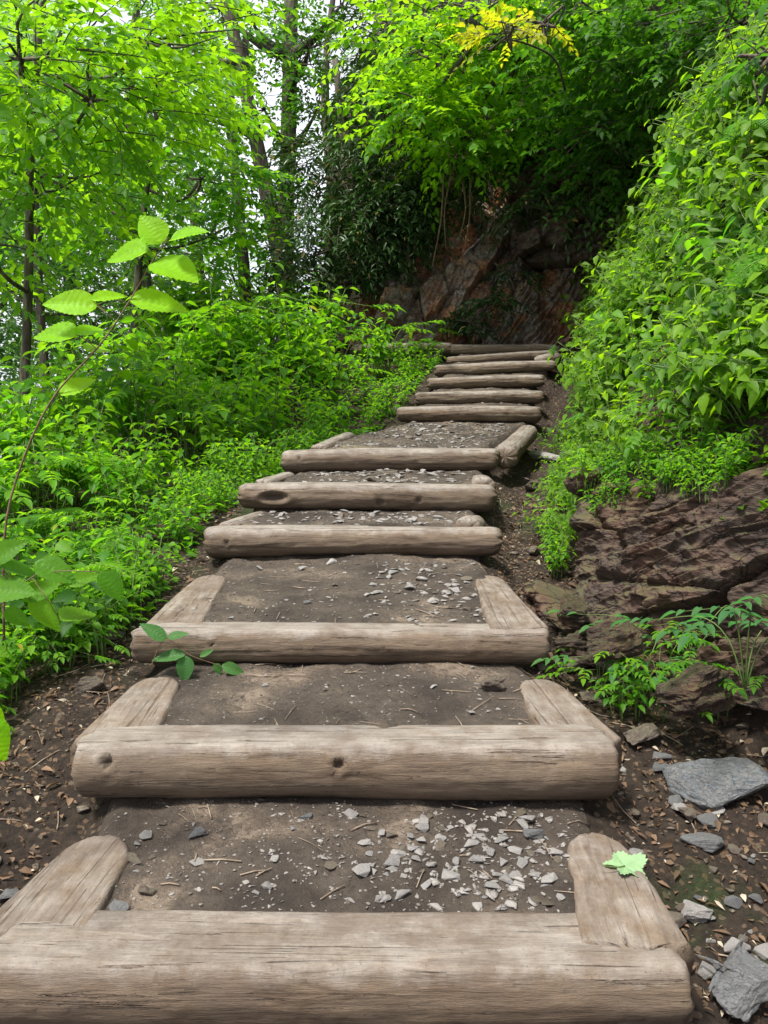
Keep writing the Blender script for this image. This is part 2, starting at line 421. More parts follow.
for nm, mask, mt in (('ground', ~inb, M['soil']), ('path', inb, M['mud'])):
    q = Q[mask]; u, inv = np.unique(q, return_inverse=True)
    o = link(nm, mesh_np(nm, V[u], inv.reshape(q.shape), mt, True)); tag(o, kind='structure')

# ---------------------------------------------------------------- tubes
def tube(pts, rad, n=8, seed=0, rough=0.0):
    pts = np.asarray(pts, float); rad = np.broadcast_to(np.asarray(rad, float), (len(pts),)).copy()
    t = np.gradient(pts, axis=0); t /= np.linalg.norm(t, axis=1)[:, None] + 1e-9
    up = np.array([0, 0, 1.0]) if abs(t[0][2]) < 0.9 else np.array([1.0, 0, 0])
    u = np.cross(t, up); u /= np.linalg.norm(u, axis=1)[:, None] + 1e-9
    v = np.cross(u, t)
    a = np.linspace(0, 2 * pi, n, endpoint=False)
    R = rad[:, None] * (1 + (rough * fbm(np.arange(len(pts))[:, None] * 0.5, np.cos(a)[None] * 1.5, np.sin(a)[None] * 1.5, seed, 2) if rough else 0))
    vv = pts[:, None] + R[..., None] * (np.cos(a)[None, :, None] * u[:, None] + np.sin(a)[None, :, None] * v[:, None])
    m = len(pts); ii = np.arange(m * n).reshape(m, n)
    q = np.stack([ii[:-1], np.roll(ii[:-1], -1, 1), np.roll(ii[1:], -1, 1), ii[1:]], -1).reshape(-1, 4)
    vv = vv.reshape(-1, 3)
    k = len(vv); vv = np.vstack([vv, pts[-1:], pts[:1]])
    tri = np.array([[ii[-1][j], ii[-1][(j + 1) % n], k] for j in range(n)] + [[ii[0][(j + 1) % n], ii[0][j], k + 1] for j in range(n)])
    return vv, q, tri

class Acc:
    def __init__(s): s.v = []; s.f = {}; s.n = 0
    def add(s, v, *faces):
        for f in faces:
            f = np.asarray(f)
            if len(f): s.f.setdefault(f.shape[1], []).append(f + s.n)
        s.v.append(v); s.n += len(v)
    def mesh(s, name, mat, smooth=True):
        return mesh_np(name, np.concatenate(s.v), [np.concatenate(f) for f in s.f.values()], mat, smooth)

def spline(cp, n=16):
    cp = np.asarray(cp, float); m = len(cp)
    t = np.linspace(0, m - 1, n); out = np.zeros((n, 3))
    ext = np.vstack([2 * cp[0] - cp[1], cp, 2 * cp[-1] - cp[-2]])
    for k, tt in enumerate(t):
        i = min(int(tt), m - 2); f = tt - i
        p0, p1, p2, p3 = ext[i], ext[i + 1], ext[i + 2], ext[i + 3]
        out[k] = 0.5 * ((2 * p1) + (-p0 + p2) * f + (2 * p0 - 5 * p1 + 4 * p2 - p3) * f * f + (-p0 + 3 * p1 - 3 * p2 + p3) * f ** 3)
    return out

# ---------------------------------------------------------------- logs
def log_mesh(L_, r, seed, flat=0.8, rn=1.0, miter=0, sharp=.6, knots=(), bend=0.01, taper=0.0, r_end=None, endcut=(1, 1), damp_r=0.0):
    nl = max(40, int(L_ / 0.011)); na = 56
    t = np.linspace(0, 1, nl); a = np.linspace(0, 2 * pi, na, endpoint=False)
    T, A = np.meshgrid(t, a, indexing='ij'); X = T * L_
    prof = r * (1 + taper * (T - 0.5))
    prof = prof * (1 + 0.05 * rn * vnoise(X * 1.7, seed * 1.3, 0, seed) + 0.04 * rn * fbm(X * 3, np.cos(A) * 1.3, np.sin(A) * 1.3, seed + 3, 3))
    prof = prof + 0.0022 * fbm(X * 5, np.cos(A) * 9, np.sin(A) * 9, seed + 7, 3)
    prof = prof + 0.0012 * fbm(X * 40, np.cos(A) * 9, np.sin(A) * 9, seed + 9, 2)
    for kx, ka, kr, kd in knots:          # position, angle, radius, depth (+ hollow, - bulge)
        d = np.hypot((X - kx * L_) / (2.4 if kd > .03 else 1), (np.angle(np.exp(1j * (A - ka)))) * r)
        prof = prof - kd * np.exp(-(d / kr) ** 4) + abs(kd) * 0.35 * np.exp(-((d - kr * 1.35) / (kr * 0.4)) ** 2)
    # worn, rounded ends
    e0, e1 = 0.055 * endcut[0], 0.055 * endcut[1]
    if miter: e0, e1 = 0.03, 0.03
    s0 = np.clip(X / max(e0, 1e-4), 0, 1); s1 = np.clip((L_ - X) / max(e1, 1e-4), 0, 1)
    ro = .5 if miter else .62
    sc = np.sqrt(1 - (1 - s0) ** 2.0 * ro) * np.sqrt(1 - (1 - s1) ** 2.0 * ro)
    X = X + (1 - s0) * .012 * fbm(np.cos(A) * 3, np.sin(A) * 3, 1.7, seed + 2, 3) + (1 - s1) * .014 * fbm(np.cos(A) * 3, np.sin(A) * 3, 5.3, seed + 4, 3)
    prof = prof * sc
    y = np.cos(A) * prof; z = np.sin(A) * prof
    if miter:
        k_ = miter * (y / r + 1) * .5; X = X + k_ * sstep(.86, 0, T + .72 * 0) * (T < .2) * sstep(.2, 0.0, T) - k_ * sstep(.8, 1, T)
    lim = flat * r * (1 + 0.02 * fbm(X * 2.5, y * 8, 0, seed + 5, 3))
    z = np.where(z > lim * sharp, lim * sharp + (lim * (1 - sharp)) * np.tanh((z - lim * sharp) / (lim * (1 - sharp))), z)
    y = y + bend * np.sin(X * 2.3 + seed); z = z + bend * 0.6 * np.sin(X * 3.1 + seed * 2)
    V = np.stack([X, y, z], -1).reshape(-1, 3)
    ii = np.arange(nl * na).reshape(nl, na)
    q = np.stack([ii[:-1], ii[1:], np.roll(ii[1:], -1, 1), np.roll(ii[:-1], -1, 1)], -1).reshape(-1, 4)
    tri = []; k = len(V)
    caps = []
    for row, off, fl in ((0, 1, 1), (nl - 1, -1, 0)):   # end faces in two rings
        ring = V[ii[row]]; c = ring.mean(0)
        inner = c + (ring - c) * 0.5 + np.array([0.004 * off * -1, 0, 0]) + np.stack([0.004 * vnoise(ring[:, 1] * 40, ring[:, 2] * 40, seed), ring[:, 0] * 0, ring[:, 0] * 0], -1)
        caps.append((ring, inner, c))
        base = k
        V = np.vstack([V, inner, c[None]]); k = len(V)
        ri = ii[row]; jj = np.arange(base, base + na)
        qq = np.stack([ri, np.roll(ri, -1), np.roll(jj, -1), jj], -1)
        if not fl: qq = qq[:, ::-1]
        q = np.vstack([q, qq])
        tt = np.stack([jj, np.roll(jj, -1), np.full(na, base + na)], -1)
        tri.append(tt if fl else tt[:, ::-1])
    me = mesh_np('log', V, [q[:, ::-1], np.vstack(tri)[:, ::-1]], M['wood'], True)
    wear_toplit = np.zeros(len(V)); wear_toplit = np.clip((V[:, 2] / r) * 0.9 + 0.12 - 0.0, 0, 1) * 0.95  # rises with height: worn top plus painted light from above
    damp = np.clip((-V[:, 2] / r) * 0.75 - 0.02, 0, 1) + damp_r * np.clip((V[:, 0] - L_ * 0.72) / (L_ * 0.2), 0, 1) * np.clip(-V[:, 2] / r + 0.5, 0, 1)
    for kx, ka, kr, kd in knots:
        ax_ = np.hypot((V[:, 0] - kx * L_) / (2.4 if kd > .03 else 1), np.angle(np.exp(1j * (np.arctan2(V[:, 2], V[:, 1]) - ka))) * r)
        if kd > 0: damp = np.maximum(damp, np.exp(-(ax_ / (kr * 0.85)) ** 4) * 1.1)
        else: damp = np.maximum(damp, 0.55 * np.exp(-((ax_ - kr) / (kr * 0.3)) ** 2))
    for nm, arr in (('wear_toplit', wear_toplit), ('damp', damp)):
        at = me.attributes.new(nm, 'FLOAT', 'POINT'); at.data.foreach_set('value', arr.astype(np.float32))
    return me

def place_log(name, a, b, r, seed, parent=None, **k):
    a = np.array(a, float); b = np.array(b, float); d = b - a; L_ = float(np.linalg.norm(d))
    me = log_mesh(L_, r, seed, **k); o = link(name, me)
    x = Vector(d / L_); z = Vector((0, 0, 1)); y = z.cross(x).normalized(); z = x.cross(y)
    mw = Matrix((x, y, z)).transposed().to_4x4(); mw.translation = Vector(a)
    if parent is not None:
        o.parent = parent; o.matrix_local = Matrix.Translation(-Vector(parent.location)) @ mw
    else: o.matrix_world = mw
    return o

# angle convention: local y points away from the camera for left-to-right logs, so the front face is angle pi
fr = pi
SPEC = {
    0: dict(flat=0.62, sharp=.84, rn=.2, miter=.09, knots=[(0.88, fr + .5, .02, .004)], damp_r=0.9, bend=0.002),
    1: dict(flat=0.68, sharp=.8, rn=.7, miter=.05, knots=[(0.49, fr - .25, .017, .02), (0.075, fr - .35, .017, .02), (0.105, fr + .1, .02, -.004), (0.78, fr - .1, .012, -.004), (0.87, fr + .15, .014, -.004)], bend=0.006),
    2: dict(flat=0.7, sharp=.78, rn=.8, miter=.05, knots=[(0.2, fr - .1, .008, .012), (0.81, fr + .1, .016, -.006), (0.60, fr, .01, .004)], bend=0.005),
    3: dict(flat=0.88, rn=1.4, taper=-.1, knots=[(0.08, fr, .012, .01), (0.4, fr + .1, .02, -.004)]),
    4: dict(flat=0.9, rn=1.6, taper=.08, knots=[(0.14, fr + .1, .03, .034), (0.55, fr + .3, .03, .006), (0.7, fr + .2, .02, .006)]),
    5: dict(flat=0.92, rn=1.5, taper=-.08, knots=[(0.08, fr - .3, .02, .006), (0.6, fr, .02, -.005)]),
}
LABEL = [
    'lowest and largest step, a pale worn log with two side logs framing gravelly mud',
    'second step from the bottom, long log with a dark round knot hole at its middle',
    'third step from the bottom, squared log frame beside the small sprig of leaves',
    'fourth step from the bottom, slim log with a short stub lying on its right end',
    'fifth step from the bottom, log with a long dark hollow near its left end',
    'sixth step, thick brown log whose round side log runs back along the gravel landing',
    'seventh step, single brown log lying just above the gravel landing',
    'eighth step, single log directly above the one that closes the gravel landing',
    'ninth step, short thin log, fourth below the topmost one',
    'tenth step, thick pale log with rough lumps along its right end',
    'eleventh step, thin log mostly hidden just under the topmost step',
    'topmost step, dark log below the cliff with a long pale log joined at its left',
]
# side logs: (end near the front log px,py) -> (far end px,py, Y), radius
SIDES = {
    0: [((48, 948, 1.68), (110, 850, 1.99), .092), ((622, 950, 1.68), (592, 846, 2.0), .084)],
    1: [((124, 735, 2.28), (160, 682, 2.68), .09), ((572, 730, 2.28), (534, 684, 2.66), .086)],
    2: [((178, 622, 2.93), (214, 576, 3.6), .082), ((515, 624, 2.93), (487, 576, 3.6), .08)],
    3: [((468, 530, 4.05), (474, 525, 4.42), .07), ((225, 531, 4.1), (262, 518, 4.5), .05)],
    4: [((484, 488, 4.62), (480, 484, 5.2), .072), ((262, 487, 4.7), (290, 478, 5.2), .05)],
    5: [((505, 457, 5.5), (528, 433, 6.95), .085), ((318, 452, 5.6), (350, 438, 6.5), .06)],
}
for i, (a, b, r) in enumerate(LE):
    sp = dict(SPEC.get(i, dict(flat=0.92, bend=0.014, rn=2.2, taper=(.18, -.2, .12, -.1)[i % 4], knots=[(0.2 + 0.13 * (i % 4), fr + 0.2, .02, -.006), (0.75, fr - .3, .02, -.006)])))
    root = empty('log_step', tuple((a + b) / 2 - np.array([0, 0, r])))
    tag(root, LABEL[i], 'log step', 'log steps of the trail')
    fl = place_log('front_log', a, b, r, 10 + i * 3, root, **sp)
    for (p0, p1, sr) in SIDES.get(i, []):
        A_ = P(*p0); B_ = P(*p1)
        sf = .5 if i < 3 else .78; sr = sr * (1.18 if i < 3 else 1)
        zt = a[2] + r * sp['flat'] * 0.985 - sr * sf
        if i < 3:
            A_ = A_ + (A_ - B_) * ((A_[1] - LY[i] + 0.03) / (B_[1] - A_[1])); A_[2] = zt; B_[2] = float(tread_z(B_[1])) + 0.004 - sr * sf
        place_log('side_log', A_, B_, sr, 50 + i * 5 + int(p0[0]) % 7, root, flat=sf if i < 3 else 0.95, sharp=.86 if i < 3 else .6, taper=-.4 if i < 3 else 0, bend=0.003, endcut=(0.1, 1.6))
    if i == 11:
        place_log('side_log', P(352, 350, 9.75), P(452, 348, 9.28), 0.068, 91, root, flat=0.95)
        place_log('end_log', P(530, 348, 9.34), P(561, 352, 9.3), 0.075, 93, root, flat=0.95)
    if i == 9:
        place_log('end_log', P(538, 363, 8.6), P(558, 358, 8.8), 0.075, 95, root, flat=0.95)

# ---------------------------------------------------------------- stones
def hull_mesh(seed, mat, flat=0.45, n=14, detail=0, box=0.0):
    rs = np.random.default_rng(seed); bm = bmesh.new()
    for _ in range(n):
        d = rs.normal(size=3); d /= np.linalg.norm(d)
        d = np.sign(d) * np.abs(d) ** (1 - box)
        bm.verts.new((d[0] * 0.5 * rs.uniform(.85, 1.1), d[1] * 0.38 * rs.uniform(.85, 1.15), d[2] * 0.5 * flat))
    r = bmesh.ops.convex_hull(bm, input=bm.verts)
    bmesh.ops.delete(bm, geom=[v for v in bm.verts if not v.link_faces], context='VERTS')
    bmesh.ops.bevel(bm, geom=list(bm.edges), offset=0.02, segments=1, affect='EDGES')
    if detail:
        bmesh.ops.triangulate(bm, faces=bm.faces)
        for _ in range(detail): bmesh.ops.subdivide_edges(bm, edges=bm.edges, cuts=1, use_grid_fill=True)
        co = np.array([v.co[:] for v in bm.verts])
        nn = fbm(co[:, 0] * 3 + seed, co[:, 1] * 3, co[:, 2] * 9, seed, 4) * 0.045 * flat * 1.6
        nn = nn + fbm(co[:, 0] * 12 + seed, co[:, 1] * 12, co[:, 2] * 30, seed + 4, 3) * .012 * (detail > 2)
        lay = np.floor(co[:, 2] * 14 + 0.6 * fbm(co[:, 0] * 2, co[:, 1] * 2, 0, seed, 2)) % 2
        for v, k, l in zip(bm.verts, nn, lay):
            v.co += v.normal * float(k); v.co.x *= 1 + 0.03 * l; v.co.y *= 1 + 0.03 * l
    me = bpy.data.meshes.new('stone'); bm.to_mesh(me); bm.free(); me.materials.append(mat)
    return me
chips = [hull_mesh(100 + i, M['stone_grey'] if i % 4 else M['stone_brown'], rng.uniform(.16, .42), int(rng.integers(8, 13))) for i in range(16)]

def lay(name, me, x, y, size, rz=None, tilt=0.15, sink=0.3, zoff=0.0, sc=(1, 1, 1)):
    o = link(name, me)
    zs = (max(v.co.z for v in me.vertices)) * size * sc[2]
    o.location = (x, y, float(H(x, y)) + zs * (1 - sink) + zoff)
    o.rotation_euler = (rng.uniform(-tilt, tilt), rng.uniform(-tilt, tilt), rng.uniform(0, 2 * pi) if rz is None else rz)
    o.scale = (size * sc[0], size * sc[1], size * sc[2]); return o

def on_log(x, y):
    for i, (a, b, r) in enumerate(LE):
        if abs(y - LY[i]) < r + 0.01 and a[0] - .05 < x < b[0] + .05: return True
    return False
ORD = ['lowest', 'second', 'third', 'fourth', 'fifth', 'sixth']
def stones_on_tread(i, n, smin, smax, cx=None, sx=None, cy=0.5, sy_=0.3, inset=0.16):
    y0, y1 = LY[i] + rr[i] + .01, LY[i + 1] - rr[i + 1] * .8
    k = 0; tries = 0
    while k < n and tries < n * 30:
        tries += 1
        y = y0 + (y1 - y0) * (rng.uniform(0, 1) if rng.random() < .5 else np.clip(rng.normal(cy, sy_), 0, 1))
        l, r = np.interp(y, ey, exl) + inset - .05, np.interp(y, ey, exr) - inset + .05
        x = rng.uniform(l, r) if cx is None or rng.random() < .35 else rng.normal(cx, sx)
        if not (l < x < r) or on_log(x, y): continue
        s = smin + (smax - smin) * rng.random() ** 2.2
        o = lay('gravel_stone', chips[rng.integers(len(chips))], x, y, s * 1.12, sink=.45, tilt=.22)
        tag(o, 'small angular stone lying loose on the muddy tread of the %s step' % ORD[i], 'stone', 'loose stones on the %s tread' % ORD[i])
        k += 1
stones_on_tread(0, 135, .016, .062, 0.22, 0.16, 0.3, .3)
stones_on_tread(1, 24, .016, .045)
stones_on_tread(2, 55, .02, .075, 0.25, 0.15, .5, .3)
stones_on_tread(3, 28, .03, .08, cy=.6)
stones_on_tread(4, 24, .04, .1, cy=.5)
stones_on_tread(5, 34, .04, .1)

def chips_stuff(name, pts, sizes, label, mats=None, protos=None, zoff=0):
    acc = Acc(); pv = []
    for me in (protos or chips)[:8]:
        v = np.array([v.co[:] for v in me.vertices]); me.calc_loop_triangles()
        t = np.array([l.vertices[:] for l in me.loop_triangles]); pv.append((v, t))
    for (x, y), s in zip(pts, sizes):
        v, t = pv[rng.integers(len(pv))]; a = rng.uniform(0, 2 * pi)
        R = np.array([[math.cos(a), -math.sin(a), 0], [math.sin(a), math.cos(a), 0], [0, 0, 1]])
        tx = rng.uniform(-.4, .4); Rx = np.array([[1, 0, 0], [0, math.cos(tx), -math.sin(tx)], [0, math.sin(tx), math.cos(tx)]])
        vv = (v @ Rx.T @ R.T) * s + np.array([x, y, float(H(x, y)) + s * .08 + zoff])
        acc.add(vv, t)
    o = link(name, acc.mesh(name, mats or M['stone_grey'], False)); tag(o, label, 'gravel', kind='stuff'); return o
pts, szs = [], []
def grit(i, n, s0, s1):
    for _ in range(n):
        y0, y1 = LY[i] + rr[i] * .6, LY[i + 1]
        y = rng.uniform(y0, y1); l, r = np.interp(y, ey, exl), np.interp(y, ey, exr)
        x = rng.uniform(l, r); pts.append((x, y)); szs.append(rng.uniform(s0, s1))
grit(0, 1300, .003, .014); grit(1, 500, .004, .013); grit(2, 600, .004, .018); grit(3, 300, .004, .018); grit(4, 300, .006, .02); grit(5, 900, .008, .025)
chips_stuff('gravel', pts, np.array(szs) * 1.15, 'fine grey grit and gravel pressed into the mud of all the treads', M['grit'])
pts, szs = [], []
def clump(i, n, s0, s1, cx, sx):
    for _ in range(n):
        y0, y1 = LY[i] + rr[i] * .9, LY[i + 1] - rr[i + 1]; y = rng.uniform(y0, y1); l, r = np.interp(y, ey, exl) + .06, np.interp(y, ey, exr) - .06
        x = rng.normal(cx, sx)
        if l < x < r: pts.append((x, y)); szs.append(s0 + (s1 - s0) * rng.random() ** 2)
clump(0, 230, .014, .05, .3, .17); clump(0, 110, .012, .03, -.1, .3); clump(1, 60, .012, .03, .1, .35); clump(2, 150, .018, .065, .28, .16); clump(2, 60, .014, .04, -.2, .3)
clump(3, 170, .02, .07, 0, .4); clump(4, 170, .025, .08, 0, .4); clump(5, 700, .02, .075, .35, .45)
for i in range(6, 11): clump(i, 30, .02, .05, (exl[i + 1] + exr[i + 1]) / 2, .4)
chips_stuff('crushed_stone', pts, szs, 'pale grey crushed stone gathered on the treads, thickest on the long landing', M['crush'], chips, -.003)
pts, szs = [], []
for _ in range(2600):
    y = 0.9 + 8 * rng.random() ** 1.6; l, r = np.interp(y, ey, exl), np.interp(y, ey, exr)
    x = rng.uniform(r + .05, toe(y) + .05) if rng.random() < .65 else rng.uniform(l - .6, l - .08)
    pts.append((x, y)); szs.append(rng.uniform(.005, .035) * (1 if rng.random() < .9 else 1.8))
chips_stuff('rubble', pts, szs, 'dark stone chips strewn over the soil on both sides of the steps', M['stone_brown'])

def big_stone(px, py, size, mat, label, seed, flat=.35, sc=(1, 1, 1), rz=0.3, tilt=.12, det=3, sink=.35, name='stone', cat='stone'):
    h = hit(px, py)
    o = lay(name, hull_mesh(seed, mat, flat, 12, det, 0.25), h[0], h[1], size, rz, tilt, sink, sc=sc)
    tag(o, label, cat); return o
big_stone(716, 792, .34, M['slate'], 'large flat blue-grey slate slab on the dark soil right of the second step', 401, .3, (1.05, .95, 1), -.1, sink=.6)
big_stone(703, 848, .125, M['slate'], 'small flat grey slate lying just below the large slab', 402, .3, rz=.3)
big_stone(694, 911, .09, M['stone_grey'], 'pale blocky stone on the soil right of the lowest step', 403, .55, rz=.1)
big_stone(745, 1004, .22, M['slate'], 'angular blue-grey slate at the bottom right corner beside the lowest step', 404, .4, (1, 1.1, 1), rz=.7)
big_stone(640, 742, .17, M['stone_brown'], 'flat brown slab tilted against the end of the second step', 405, .35, (1, .7, 1), rz=.5, tilt=.3)
big_stone(683, 820, .07, M['stone_brown'], 'small reddish stone left of the small flat slate', 406, .6, rz=.3)
big_stone(493, 690, .085, M['stone_brown'], 'upright wedge-shaped stone at the right end of the second tread', 407, .7, rz=.2)
big_stone(305, 817, .045, M['slate'], 'oval pale stone lying alone below the knot hole of the second log', 408, .45, rz=0)
big_stone(534, 838, .06, M['slate'], 'blue-grey stone at the upper right of the lowest tread', 409, .5, rz=0)
big_stone(125, 910, .08, M['slate'], 'flat pale slate in the left front corner of the lowest tread', 410, .15, rz=0)
big_stone(149, 893, .05, M['stone_brown'], 'tan chip beside the flat slate in the left corner of the lowest tread', 411, .6, rz=-.3)
big_stone(133, 862, .085, M['stone_brown'], 'long tan splinter of stone at the left edge of the lowest tread', 412, .3, (1, .4, 1), rz=-.6)
big_stone(196, 838, .06, M['slate'], 'bluish triangular stone at the back left of the lowest tread', 413, .35, rz=.9)
big_stone(307, 605, .04, M['slate'], 'lone flat stone in the smooth mud of the third tread', 414, .4, rz=0)
big_stone(10, 900, .06, M['slate'], 'bluish stone on the leaf litter at the left edge of the picture', 415, .5, rz=0)
big_stone(546, 460, .36, M['stone_grey'], 'flat mossy paving stone on the soil right of the gravel landing', 416, .25, (1, .9, 1), rz=.1)
big_stone(115, 640, .1, M['stone_brown'], 'dark stone under the ferns left of the third step', 417, .6)
big_stone(88, 690, .12, M['stone_brown'], 'brown stone at the left end of the second step', 418, .6)
for k, (px, py, s) in enumerate([(570, 505, .12), (548, 520, .1), (530, 490, .14), (556, 485, .11), (535, 555, .09), (552, 545, .08), (575, 670, .11), (590, 700, .09)]):
    o = big_stone(px, py, s, M['stone_brown'], 'dark stone in the narrow gully between the steps and the rock outcrop', 430 + k, .55); o['group'] = 'stones in the gully'
for k in range(44):
    px, py = rng.uniform(615, 768), rng.uniform(740, 1015)
    o = big_stone(px, py, rng.uniform(.02, .075), M['slate'] if k % 3 == 0 else M['stone_grey'] if k % 2 else M['stone_brown'], 'small stone scattered on the dark soil right of the lowest steps', 450 + k, .5, det=0, rz=rng.uniform(0, 3)); o['group'] = 'small stones on the right soil'

# ---------------------------------------------------------------- rock outcrop and cliff
def rock_sheet(name, corners, nu, nv, depth, seed, mat, ndir, strat=(1, 1), vs=(3, 3), label='', cat='rock', base=.5, block=0.5, thick=.5):
    """bilinear patch through four corners (bl, br, tr, tl), pushed in and out along ndir, closed at the back"""
    u, v = np.meshgrid(np.linspace(0, 1, nu), np.linspace(0, 1, nv))
    bl, br, tr, tl = [np.array(c, float) for c in corners]
    Pp = (bl * ((1 - u) * (1 - v))[..., None] + br * (u * (1 - v))[..., None] + tr * (u * v)[..., None] + tl * ((1 - u) * v)[..., None])
    W = np.linalg.norm(br - bl); Hh = np.linalg.norm(tl - bl)
    a, b = u * W, v * Hh
    wa = a + .05 * fbm(a * 2, b * 2, 0, seed, 3); wb = b + .05 * fbm(a * 2, b * 2, 0, seed + 5, 3)
    ca, sa = math.cos(strat[0]), math.sin(strat[0])
    s = (wa * ca + wb * sa); t = (-wa * sa + wb * ca)          # along / across the bedding
    h1, h2, h3, dx, dy, e = voro(s * vs[0], t * vs[1], seed)
    d = (h1 - .5) * block + (dx * (h2 - .5) * 1.1 + dy * (h3 - .3) * 1.4) * block
    d = d - .16 * block * np.exp(-(e / .07) ** 2)
    h1, h2, h3, dx, dy, e = voro(s * vs[0] * 3.1, t * vs[1] * 3.3, seed + 3)
    d = d + ((h1 - .5) * .3 + (dx * (h2 - .5) + dy * (h3 - .35)) * .5) * block * .45
    h4, h5, h6, dx, dy, e = voro(s * vs[0] * 7, t * vs[1] * 9, seed + 4)
    d = d + ((h4 - .5) * .25 + (dx * (h5 - .5) + dy * (h6 - .35)) * .4) * block * .2
    tl_ = t * 17 + .5 * fbm(s * 1.2, t * 2, 0, seed + 8, 3)
    d = d + block * .15 * (tl_ - np.floor(tl_)) ** 2 * (fbm(s * 2, t * 5, 0, seed + 2, 3) + .6) + block * .05 * fbm(a * 18, b * 18, 0, seed + 9, 3)
    edge = np.minimum.reduce([u, 1 - u, 1 - v]) * 7
    d = d * depth + depth * base * (np.clip(edge, 0, 1) ** .6) 
    nn = np.array(ndir, float); nn /= np.linalg.norm(nn)
    Vv = (Pp + d[..., None] * nn)
    ii = np.arange(nu * nv).reshape(nv, nu)
    back = Pp - nn * thick
    jj = ii + nu * nv
    q = [np.stack([ii[:-1, :-1], ii[:-1, 1:], ii[1:, 1:], ii[1:, :-1]], -1).reshape(-1, 4)]
    for e1, e2 in ((ii[0], jj[0]), (ii[-1][::-1], jj[-1][::-1]), (ii[:, 0][::-1], jj[:, 0][::-1]), (ii[:, -1], jj[:, -1])):
        q.append(np.stack([e1[:-1], e2[:-1], e2[1:], e1[1:]], -1))
    Vall = np.vstack([Vv.reshape(-1, 3), back.reshape(-1, 3)])
    Q = np.vstack(q); u_, inv = np.unique(Q, return_inverse=True)
    o = link(name, mesh_np(name, Vall[u_], inv.reshape(Q.shape), mat, False)); tag(o, label, cat); return o

rock_sheet('rock_outcrop', [P(548, 655, 3.1), P(880, 740, 2.3), P(920, 440, 2.85), P(575, 470, 4.2)], 460, 340, .3, 5, M['rock'], (-.75, -.62, .35), (.62, 0), (1.7, 3.4),
           'dark red-brown layered rock outcrop right of the third and fourth steps', 'rock', .35, .75)
for k, (px, py, Y, s, lab) in enumerate([
    (612, 640, 2.7, .2, 'grey-brown boulder with moss at the foot of the layered outcrop'),
    (572, 612, 3.0, .15, 'pale grey boulder at the left foot of the outcrop beside the third step'),
    (775, 625, 2.3, .2, 'reddish boulder at the right edge of the picture below the outcrop'),
    (575, 640, 2.8, .13, 'small purple-brown rock behind the right end of the third step'),
    (700, 690, 2.42, .26, 'mossy dark rock behind the compound-leaved plant')]):
    p = P(px, py, Y); me = hull_mesh(470 + k, M['rock'], .8, 16, 4, .35)
    o = link('boulder', me); o.location = p; o.scale = (s, s * 1.1, s * .8); o.rotation_euler = (.2, -.3, k * 1.3); tag(o, lab, 'boulder')

rock_sheet('cliff', [P(352, 352, 10.3), P(640, 372, 10.0), P(660, 90, 11.2), P(385, 150, 11.6)], 300, 320, .75, 31, M['cliff'], (-.1, -1, .12), (1.1, 0), (2.3, 3.2),
           'rugged grey and rust-brown cliff face at the top of the steps', 'cliff', .25, .8)
rock_sheet('rock_overhang', [P(520, 262, 9.3), P(720, 262, 8.6), P(760, 60, 8.9), P(500, 150, 9.9)], 110, 90, .5, 41, M['rock'], (-.3, -1, -.1), (.4, 0), (2.6, 3.6),
           'mossy rock ledge jutting out above the cliff on the right, coloured dark as its shade', 'rock', .5, .8, 2.2)  # dark rock colour stands in for the shade of the hollow

# ---------------------------------------------------------------- leaves
def leaf_template(nu, nv, shape='ovate', tooth=0.0, fold=.25, droop=.25):
    u = np.linspace(0, 1, nu + 1); v = np.linspace(-1, 1, nv + 1)
    if shape == 'ovate': w = np.sin(pi * u ** .72) ** .85 * (1 - .15 * u)
    elif shape == 'lance': w = np.sin(pi * u ** .9) ** .9
    else: w = np.sin(pi * u ** .6) ** .7
    w[0] = .03; w[-1] = .01
    vv, ff = [], []
    for i, uu in enumerate(u):
        tw = 1 + (tooth * (1 if i % 2 else -1) if 0 < i < nu else 0)
        for x in v:
            vv.append((uu, x * .5 * w[i] * tw, fold * abs(x) * .5 * w[i] - droop * uu * uu + .014 * math.sin((uu - .3 * abs(x) * w[i]) * 55) * min(1, abs(x) * 3) * (nu > 6)))
    n = nv + 1
    for i in range(nu):
        for j in range(nv): ff.append((i * n + j, i * n + j + 1, (i + 1) * n + j + 1, (i + 1) * n + j))
    return np.array(vv), np.array(ff)
T_low = leaf_template(3, 2, 'ovate'); T_low = (T_low[0], T_low[1])
T_far = (np.array([(0, 0, 0), (.4, .42, .08), (1, 0, -.12), (.4, -.42, .08)]), np.array([(0, 3, 2), (0, 2, 1)]))
T_med = leaf_template(5, 2, 'ovate', .06)
T_lance = leaf_template(3, 2, 'lance')
T_hi = leaf_template(44, 8, 'ovate', .012, .16, .15)

def put_leaves(T, o, d, nrm, ln, wd):
    """arrays: origins, directions, normals, lengths, widths"""
    o, d, nrm = [np.asarray(t, float) for t in (o, d, nrm)]
    d = d / (np.linalg.norm(d, axis=1)[:, None] + 1e-9)
    s = np.cross(nrm, d); s /= np.linalg.norm(s, axis=1)[:, None] + 1e-9
    n = np.cross(d, s)
    tv, tf = T; ln = np.asarray(ln)[:, None, None]; wd = np.asarray(wd)[:, None, None]
    v = o[:, None] + tv[None, :, :1] * ln * d[:, None] + tv[None, :, 1:2] * wd * s[:, None] + tv[None, :, 2:3] * ln * n[:, None]
    m = len(tv); f = (tf[None] + (np.arange(len(o)) * m)[:, None, None]).reshape(-1, tf.shape[1])
    return v.reshape(-1, 3), f

def rnd_unit(n): 
    a = rng.normal(size=(n, 3)); return a / np.linalg.norm(a, axis=1)[:, None]

